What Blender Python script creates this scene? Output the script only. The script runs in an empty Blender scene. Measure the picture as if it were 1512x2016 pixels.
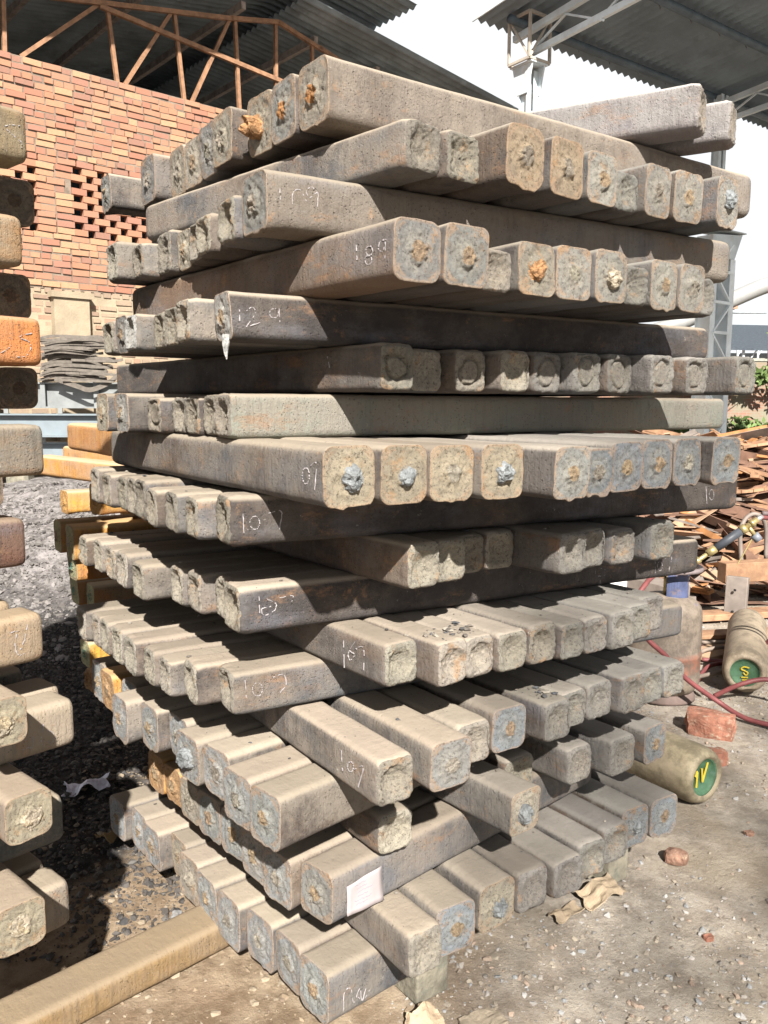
import bpy, math, random
import numpy as np
from mathutils import Vector, Matrix

scene = bpy.context.scene
COL = scene.collection
rad = math.radians

# ------------------------------------------------------------------ camera
cam = bpy.data.cameras.new("camera")
camo = bpy.data.objects.new("camera", cam)
COL.objects.link(camo)
camo.location = (0, 0, 1.65)
camo.rotation_mode = 'QUATERNION'
PITCH, ROLL = 0.12807, -0.00306
camo.rotation_quaternion = (Matrix.Rotation(math.pi / 2 - PITCH, 3, 'X') @ Matrix.Rotation(-ROLL, 3, 'Z')).to_quaternion()
cam.sensor_fit = 'HORIZONTAL'
cam.sensor_width = 36.0
cam.lens = 36.0 * 1641.68 / 1512.0
cam.clip_start = 0.05
cam.clip_end = 1000
scene.camera = camo

# ------------------------------------------------------------------ light
SUN_EL, SUN_TRAVEL = rad(38), rad(-8)        # the light travels towards +Y, slightly to -X
world = bpy.data.worlds.new("World")
scene.world = world
world.use_nodes = True
wn = world.node_tree
bg = wn.nodes['Background']
sky = wn.nodes.new('ShaderNodeTexSky')
sky.sky_type = 'NISHITA'
sky.sun_disc = False
sky.sun_elevation = SUN_EL
sky.sun_rotation = math.pi + SUN_TRAVEL
sky.air_density = 1.0
sky.dust_density = 2.0
sky.ozone_density = 1.0
hsv = wn.nodes.new('ShaderNodeHueSaturation')
hsv.inputs['Saturation'].default_value = 0.6
hsv.inputs['Value'].default_value = 0.26
wn.links.new(sky.outputs[0], hsv.inputs['Color'])
# white haze low in the sky, clearing towards the zenith
wtc = wn.nodes.new('ShaderNodeTexCoord'); wsx = wn.nodes.new('ShaderNodeSeparateXYZ'); wn.links.new(wtc.outputs['Generated'], wsx.inputs[0])
wmr = wn.nodes.new('ShaderNodeMapRange'); wmr.interpolation_type = 'SMOOTHSTEP'
for k_, v_ in (('From Min', .44), ('From Max', .62), ('To Min', 1.0), ('To Max', 0.0)): wmr.inputs[k_].default_value = v_
wn.links.new(wsx.outputs['Z'], wmr.inputs['Value'])
wmx = wn.nodes.new('ShaderNodeMix'); wmx.data_type = 'RGBA'
wn.links.new(wmr.outputs[0], wmx.inputs[0]); wn.links.new(hsv.outputs[0], wmx.inputs[6]); wmx.inputs[7].default_value = (4.9, 5.0, 5.1, 1)
wn.links.new(wmx.outputs[2], bg.inputs[0])
bg.inputs[1].default_value = 0.07
sun = bpy.data.lights.new("sun", 'SUN')
suno = bpy.data.objects.new("sun", sun)
COL.objects.link(suno)
sun.energy = 5.0
sun.angle = rad(0.9)
sun.color = (1.0, 0.955, 0.885)
tr = Vector((math.sin(SUN_TRAVEL) * math.cos(SUN_EL), math.cos(SUN_TRAVEL) * math.cos(SUN_EL), -math.sin(SUN_EL)))
suno.rotation_mode = 'QUATERNION'
suno.rotation_quaternion = tr.to_track_quat('-Z', 'Y')
suno.location = (1, -5, 8)
scene.view_settings.view_transform = 'Standard'
scene.view_settings.look = 'None'
scene.view_settings.gamma = 1
scene.view_settings.exposure = 1.6
scene.view_settings.use_curve_mapping = False

# ------------------------------------------------------------------ helpers
def hash3(ix, iy, iz, seed):
    h = (ix * 374761393 + iy * 668265263 + iz * 2147483647 % 4294967296 + seed * 1274126177) & 0xffffffff
    h = ((h ^ (h >> 13)) * 1274126177) & 0xffffffff
    h = ((h ^ (h >> 16)) * 2246822519) & 0xffffffff
    return ((h ^ (h >> 15)) & 0xffff) / 65535.0

def vnoise(P, freq, seed=0):
    """smooth value noise in -1..1 for an (n,3) array"""
    Q = np.asarray(P, float) * freq + 1000.0
    I = np.floor(Q).astype(np.int64)
    Fr = Q - I
    Fr = Fr * Fr * (3 - 2 * Fr)
    r = 0
    for dx in (0, 1):
        for dy in (0, 1):
            for dz in (0, 1):
                wgt = (Fr[:, 0] if dx else 1 - Fr[:, 0]) * (Fr[:, 1] if dy else 1 - Fr[:, 1]) * (Fr[:, 2] if dz else 1 - Fr[:, 2])
                r = r + wgt * hash3(I[:, 0] + dx, I[:, 1] + dy, (I[:, 2] + dz) * 7919, seed)
    return r * 2 - 1

def link(o, parent=None):
    COL.objects.link(o)
    if parent is not None:
        o.parent = parent
    return o

def mesh_obj(name, V, Fc, mats, parent=None, smooth=False, midx=None):
    me = bpy.data.meshes.new(name)
    me.from_pydata([tuple(map(float, v)) for v in V], [], [tuple(map(int, f)) for f in Fc])
    for m in (mats if isinstance(mats, (list, tuple)) else [mats]):
        me.materials.append(m)
    if midx is not None:
        me.polygons.foreach_set('material_index', np.asarray(midx, dtype=np.int32))
    if smooth:
        me.polygons.foreach_set('use_smooth', np.ones(len(me.polygons), dtype=bool))
    me.update()
    return link(bpy.data.objects.new(name, me), parent)

def tag(o, label=None, cat=None, group=None, kind=None):
    if label: o['label'] = label
    if cat: o['category'] = cat
    if group: o['group'] = group
    if kind: o['kind'] = kind
    return o

def empty(name, loc, rz=0.0):
    o = bpy.data.objects.new(name, None)
    COL.objects.link(o)
    o.empty_display_size = 0.1
    o.location = loc
    o.rotation_euler = (0, 0, rz)
    return o

class MB:
    """collects shapes into one mesh"""
    def __init__(s):
        s.V = []; s.F = []
    def add(s, V, Fc):
        n = len(s.V)
        s.V += [tuple(v) for v in V]
        s.F += [tuple(i + n for i in f) for f in Fc]
    def box(s, c, size, R=None):
        x, y, z = [a / 2 for a in size]
        P = [Vector((sx * x, sy * y, sz * z)) for sz in (-1, 1) for sy in (-1, 1) for sx in (-1, 1)]
        if R is not None: P = [R @ p for p in P]
        c = Vector(c)
        s.add([p + c for p in P], [(0, 2, 3, 1), (4, 5, 7, 6), (0, 1, 5, 4), (2, 6, 7, 3), (0, 4, 6, 2), (1, 3, 7, 5)])
    def bar(s, a, b, w, h, up=(0, 0, 1)):
        a = Vector(a); b = Vector(b); d = b - a
        y = d.normalized(); x = y.cross(Vector(up))
        if x.length < 1e-4: x = y.cross(Vector((1, 0, 0)))
        x.normalize(); z = x.cross(y)
        R = Matrix((x, y, z)).transposed()
        s.box((a + b) / 2, (w, d.length, h), R)
    def tube(s, pts, r, n=8, cap=True, taper=None):
        pts = [Vector(p) for p in pts]
        m = len(pts); base = len(s.V)
        t0 = (pts[1] - pts[0]).normalized()
        nx = t0.cross(Vector((0, 0, 1)))
        if nx.length < 1e-3: nx = t0.cross(Vector((1, 0, 0)))
        nx.normalize()
        V = []
        for i, p in enumerate(pts):
            t = (pts[min(i + 1, m - 1)] - pts[max(i - 1, 0)]).normalized()
            nx = (nx - t * nx.dot(t)).normalized()
            ny = t.cross(nx)
            rr = r if taper is None else r * taper[i]
            for k in range(n):
                a = 2 * math.pi * k / n
                V.append(p + nx * math.cos(a) * rr + ny * math.sin(a) * rr)
        Fc = []
        for i in range(m - 1):
            for k in range(n):
                Fc.append((i * n + k, i * n + (k + 1) % n, (i + 1) * n + (k + 1) % n, (i + 1) * n + k))
        if cap:
            Fc.append(tuple(reversed(range(n)))); Fc.append(tuple((m - 1) * n + k for k in range(n)))
        s.add(V, Fc)
    def ibeam(s, a, b, hh, ww, tf=0.012, tw=0.008, up=(0, 0, 1)):
        a = Vector(a); b = Vector(b); u = Vector(up)
        y = (b - a).normalized(); x = y.cross(u).normalized(); z = x.cross(y)
        o = z * (hh / 2 - tf / 2)
        s.bar(a + o, b + o, ww, tf, up); s.bar(a - o, b - o, ww, tf, up)
        s.bar(a, b, tw, hh - 2 * tf, up)
    def build(s, name, mats, parent=None, smooth=False):
        return mesh_obj(name, s.V, s.F, mats, parent, smooth)

def spline(pts, n=8):
    """Catmull-Rom through pts"""
    P = [Vector(p) for p in pts]
    P = [P[0] * 2 - P[1]] + P + [P[-1] * 2 - P[-2]]
    out = []
    for i in range(1, len(P) - 2):
        for k in range(n):
            t = k / n
            a, b, c, d = P[i - 1], P[i], P[i + 1], P[i + 2]
            out.append(0.5 * ((2 * b) + (c - a) * t + (2 * a - 5 * b + 4 * c - d) * t * t + (3 * b - a - 3 * c + d) * t ** 3))
    out.append(P[-2])
    return out

# ------------------------------------------------------------------ materials
class NT:
    def __init__(s, name, rough=0.8, metal=0.0, spec=0.3):
        s.m = bpy.data.materials.new(name); s.m.use_nodes = True
        s.t = s.m.node_tree; s.b = s.t.nodes['Principled BSDF']
        s.b.inputs['Roughness'].default_value = rough
        s.b.inputs['Metallic'].default_value = metal
        s.b.inputs['Specular IOR Level'].default_value = spec
    def n(s, typ, **kw):
        nd = s.t.nodes.new(typ)
        for k, v in kw.items():
            if k in nd.bl_rna.properties: setattr(nd, k, v)
            else: nd.inputs[k.replace('_', ' ')].default_value = v
        return nd
    def l(s, a, b): s.t.links.new(a, b)
    def co(s, which='Object', rnd=True):
        tc = s.n('ShaderNodeTexCoord')
        if not rnd: return tc.outputs[which]
        oi = s.n('ShaderNodeObjectInfo')
        m = s.n('ShaderNodeMath', operation='MULTIPLY'); m.inputs[1].default_value = 37.0
        s.l(oi.outputs['Random'], m.inputs[0])
        v = s.n('ShaderNodeVectorMath', operation='ADD')
        s.l(tc.outputs[which], v.inputs[0]); s.l(m.outputs[0], v.inputs[1])
        return v.outputs[0]
    def noise(s, co, scale, detail=4, rough=0.6, dist=0.0):
        nd = s.n('ShaderNodeTexNoise'); nd.inputs['Scale'].default_value = scale
        nd.inputs['Detail'].default_value = detail; nd.inputs['Roughness'].default_value = rough
        nd.inputs['Distortion'].default_value = dist
        s.l(co, nd.inputs['Vector']); return nd.outputs['Fac']
    def vor(s, co, scale, feature='F1'):
        nd = s.n('ShaderNodeTexVoronoi', feature=feature); nd.inputs['Scale'].default_value = scale
        s.l(co, nd.inputs['Vector']); return nd.outputs['Distance']
    def scaled(s, co, v):
        nd = s.n('ShaderNodeMapping'); nd.inputs['Scale'].default_value = v
        s.l(co, nd.inputs['Vector']); return nd.outputs[0]
    def step(s, f, a, b, lo=0.0, hi=1.0):
        nd = s.n('ShaderNodeMapRange'); nd.interpolation_type = 'SMOOTHSTEP'
        for k, v in zip(('From Min', 'From Max', 'To Min', 'To Max'), (a, b, lo, hi)): nd.inputs[k].default_value = v
        s.l(f, nd.inputs['Value']); return nd.outputs['Result']
    def math(s, op, a, b=0.0):
        nd = s.n('ShaderNodeMath', operation=op)
        for i, v in enumerate((a, b)):
            if isinstance(v, (int, float)): nd.inputs[i].default_value = v
            else: s.l(v, nd.inputs[i])
        return nd.outputs[0]
    def mix(s, f, a, b):
        nd = s.n('ShaderNodeMix', data_type='RGBA')
        for i, v in ((0, f), (6, a), (7, b)):
            if isinstance(v, (int, float)): nd.inputs[i].default_value = v
            elif isinstance(v, tuple): nd.inputs[i].default_value = v + (1,) if len(v) == 3 else v
            else: s.l(v, nd.inputs[i])
        return nd.outputs[2]
    def mul(s, c, f):
        """multiply colour by scalar socket"""
        nd = s.n('ShaderNodeMix', data_type='RGBA', blend_type='MULTIPLY'); nd.inputs[0].default_value = 1
        s.l(c, nd.inputs[6]); s.l(f, nd.inputs[7]); return nd.outputs[2]
    def attr(s, name, typ='OBJECT'):
        nd = s.n('ShaderNodeAttribute', attribute_type=typ, attribute_name=name); return nd
    def bump(s, h, strength, dist, prev=None):
        nd = s.n('ShaderNodeBump'); nd.inputs['Strength'].default_value = strength; nd.inputs['Distance'].default_value = dist
        s.l(h, nd.inputs['Height'])
        if prev is not None: s.l(prev, nd.inputs['Normal'])
        return nd.outputs[0]
    def out(s, col=None, normal=None, rough=None):
        if col is not None:
            if isinstance(col, tuple): s.b.inputs['Base Color'].default_value = col + (1,)
            else: s.l(col, s.b.inputs['Base Color'])
        if normal is not None: s.l(normal, s.b.inputs['Normal'])
        if rough is not None: s.l(rough, s.b.inputs['Roughness'])
        return s.m

def simple(name, col, rough=0.7, metal=0.0, var=0.25, scale=8, bump=0.0, bscale=60, stain=None, spec=0.3, which='Object'):
    t = NT(name, rough, metal, spec); co = t.co(which)
    n1 = t.noise(co, scale, 5)
    dark = tuple(c * (1 - var) for c in col); light = tuple(min(1, c * (1 + var)) for c in col)
    c = t.mix(t.step(n1, .3, .7), dark, light)
    if stain:
        c = t.mix(t.step(t.noise(co, scale * 1.7, 6, .7), .5, .68, 0, stain[1]), c, stain[0])
    nm = t.bump(t.noise(co, bscale, 5), bump, 0.01) if bump else None
    return t.out(c, nm)

def billet_side_mat():
    t = NT("billet_scale", 0.8, 0.0, 0.2); co = t.co()
    base = t.attr('tint').outputs['Color']
    patch = t.attr('patch').outputs['Color']
    dustc = t.attr('dust').outputs['Color']
    amt = t.attr('dust_amount').outputs['Fac']
    co2 = t.scaled(co, (1.0, 0.45, 1.0)); rip = t.scaled(co, (.8, 7, .8))
    g = t.n('ShaderNodeNewGeometry'); sx = t.n('ShaderNodeSeparateXYZ'); t.l(g.outputs['Normal'], sx.inputs[0])
    up = t.step(sx.outputs['Z'], .30, .80); flank = t.math('SUBTRACT', 1.0, up)
    # mill scale: brown, blue-grey and darker zones with transverse ripples
    c = t.mix(t.step(t.noise(co2, 6, 8, .7), .38, .64), base, patch)
    c = t.mix(t.step(t.noise(co2, 4.3, 7, .7), .50, .66, 0, .7), c, t.mix(.5, c, (0.17, 0.175, 0.20)))
    c = t.mix(t.step(t.noise(co2, 5.1, 9, .75), .54, .70, 0, .5), c, (0.19, 0.115, 0.07))
    c = t.mix(t.step(t.noise(rip, 9, 7, .75), .46, .66, 0, .35), c, (0.05, 0.044, 0.042))
    # thin dust film on the flanks
    cling = t.noise(co, 7, 9, .74)
    thin = t.math('MULTIPLY', t.step(t.math('ADD', cling, t.math('MULTIPLY', amt, .16)), .44, .66), t.math('ADD', t.math('MULTIPLY', amt, .9), .10))
    fdust = t.mix(.25, dustc, (0.20, 0.19, 0.19))
    c = t.mix(thin, c, fdust)
    c = t.mix(t.math('MULTIPLY', t.step(t.noise(t.scaled(co, (1, .8, 2.2)), 6, 9, .78), .55, .66), .5), c, (0.25, 0.14, 0.075))
    c = t.mix(t.math('MULTIPLY', t.step(t.noise(co, 12, 9, .78), .58, .68), .5), c, (0.30, 0.17, 0.085))
    c = t.mix(t.math('MULTIPLY', t.step(t.noise(co, 30, 9, .82), .62, .68), .75), c, (0.36, 0.335, 0.30))
    pv = t.math('MULTIPLY', t.step(t.vor(co, 120), .24, .12), t.step(t.noise(co, 15, 4), .48, .56))
    c = t.mix(t.math('MULTIPLY', pv, .8), c, (0.045, 0.038, 0.034))
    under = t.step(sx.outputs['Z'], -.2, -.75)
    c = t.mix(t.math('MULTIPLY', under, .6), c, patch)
    # smooth settled dust on whatever faces up
    dc = t.mix(t.step(t.noise(co, 5, 5, .6), .3, .7), t.mix(.18, dustc, (0.10, 0.085, 0.07)), dustc)
    dc = t.mix(t.step(t.noise(co, 150, 5, .8), .50, .66, 0, .35), dc, t.mix(.5, dustc, (0.11, 0.09, 0.075)))
    dc = t.mix(t.math('MULTIPLY', t.step(t.vor(co, 48), .12, .06), t.step(t.noise(co, 6, 3), .50, .58)), dc, (0.13, 0.10, 0.08))
    cover = t.math('MULTIPLY', up, t.step(t.noise(co, 17, 8, .75), .22, .42, .70, 1.0))
    c = t.mix(cover, c, dc)
    h1 = t.noise(co, 120, 8, .8); h2 = t.noise(co, 24, 6, .7); h3 = t.noise(rip, 9, 4, .6)
    pit = t.step(t.vor(co, 95), .0, .30)
    pitm = t.math('MAXIMUM', pit, t.step(t.noise(co, 16, 3), .56, .42))
    keep = t.math('ADD', t.math('MULTIPLY', flank, .80), .20)
    nm = t.bump(h2, .45, .010)
    nm = t.bump(t.math('MULTIPLY', h3, keep), .7, .008, nm)
    nm = t.bump(t.math('MULTIPLY', h1, keep), 1.0, .006, nm)
    nm = t.bump(t.math('MULTIPLY', pitm, keep), .8, .004, nm)
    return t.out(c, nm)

def billet_end_mat():
    t = NT("billet_end_face", 0.85, 0.0, 0.2); co = t.co()
    tint = t.attr('end_tint').outputs['Color']
    core = t.attr('core_tint').outputs['Color']
    rr = t.n('ShaderNodeAttribute', attribute_type='GEOMETRY', attribute_name='cap_r').outputs['Fac']
    cut = t.attr('cut').outputs['Fac']
    n0 = t.math('SUBTRACT', t.noise(co, 26, 6, .7), .5)
    w1 = t.math('ADD', rr, t.math('MULTIPLY', n0, .9)); w2 = t.math('ADD', rr, t.math('MULTIPLY', n0, .28))
    c = t.mix(t.step(t.noise(co, 20, 8, .76), .38, .64), tint, t.mix(.4, tint, (0.11, 0.10, 0.09)))
    # sandy halo in the middle
    c = t.mix(t.step(w1, .86, .50, 0, .62), c, t.mix(t.step(t.noise(co, 80, 6, .8), .42, .58), t.mix(.4, tint, (0.34, 0.285, 0.20)), t.mix(.4, tint, (0.15, 0.13, 0.10))))
    # round core scar, crisp on cut ends
    c = t.mix(t.math('MULTIPLY', t.step(w2, .33, .28), t.math('ADD', t.math('MULTIPLY', cut, .75), .2)), c, t.mix(t.step(t.noise(co, 90, 6, .8), .42, .58), core, t.mix(.55, core, (0.08, 0.06, 0.045))))
    # thin rusty rim and stray blooms
    c = t.mix(t.math('MULTIPLY', t.step(w2, .88, .97), t.math('MULTIPLY', cut, .55)), c, (0.34, 0.23, 0.15))
    rm = t.math('MULTIPLY', t.step(w1, .25, .5), t.step(t.noise(co, 13, 9, .78), .55, .64))
    c = t.mix(t.math('MULTIPLY', rm, .6), c, (0.33, 0.19, 0.09))
    c = t.mix(t.step(t.noise(co, 120, 6, .85), .58, .68, 0, .6), c, (0.42, 0.39, 0.33))
    c = t.mix(t.step(t.noise(co, 130, 6, .85), .48, .37, 0, .85), c, (0.05, 0.042, 0.036))
    c = t.mix(t.step(t.noise(co, 38, 8, .8), .44, .34, 0, .6), c, (0.09, 0.075, 0.06))
    h1 = t.noise(co, 170, 8, .85); h2 = t.noise(co, 55, 6, .8)
    nm = t.bump(h2, .6, .010); nm = t.bump(h1, .9, .008, nm)
    return t.out(c, nm)

M = {}
M['side'] = billet_side_mat()
M['end'] = billet_end_mat()
M['chalk'] = simple('chalk', (0.25, 0.23, 0.235), .95, var=.15, scale=80)
M['paper'] = simple('paper', (0.29, 0.255, 0.26), .9, var=.06, scale=14)
M['ink'] = simple('faded_ink', (0.16, 0.12, 0.19), .9, var=.1)
M['stub_grey'] = simple('torn_steel', (0.16, 0.17, 0.175), .6, .2, .45, 40, .8, 120)
M['stub_rust'] = simple('rusty_core', (0.26, 0.14, 0.065), .9, 0, .5, 60, .9, 140)
M['stub_tan'] = simple('crumbly_core', (0.27, 0.23, 0.175), .9, 0, .5, 60, .9, 140)
M['stub_dark'] = simple('dark_scale', (0.07, 0.065, 0.065), .85, 0, .4, 60, .9, 140)
M['plate_grey'] = simple('smooth_core_plate', (0.21, 0.185, 0.175), .6, 0.1, .2, 20, .2, 80)

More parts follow.
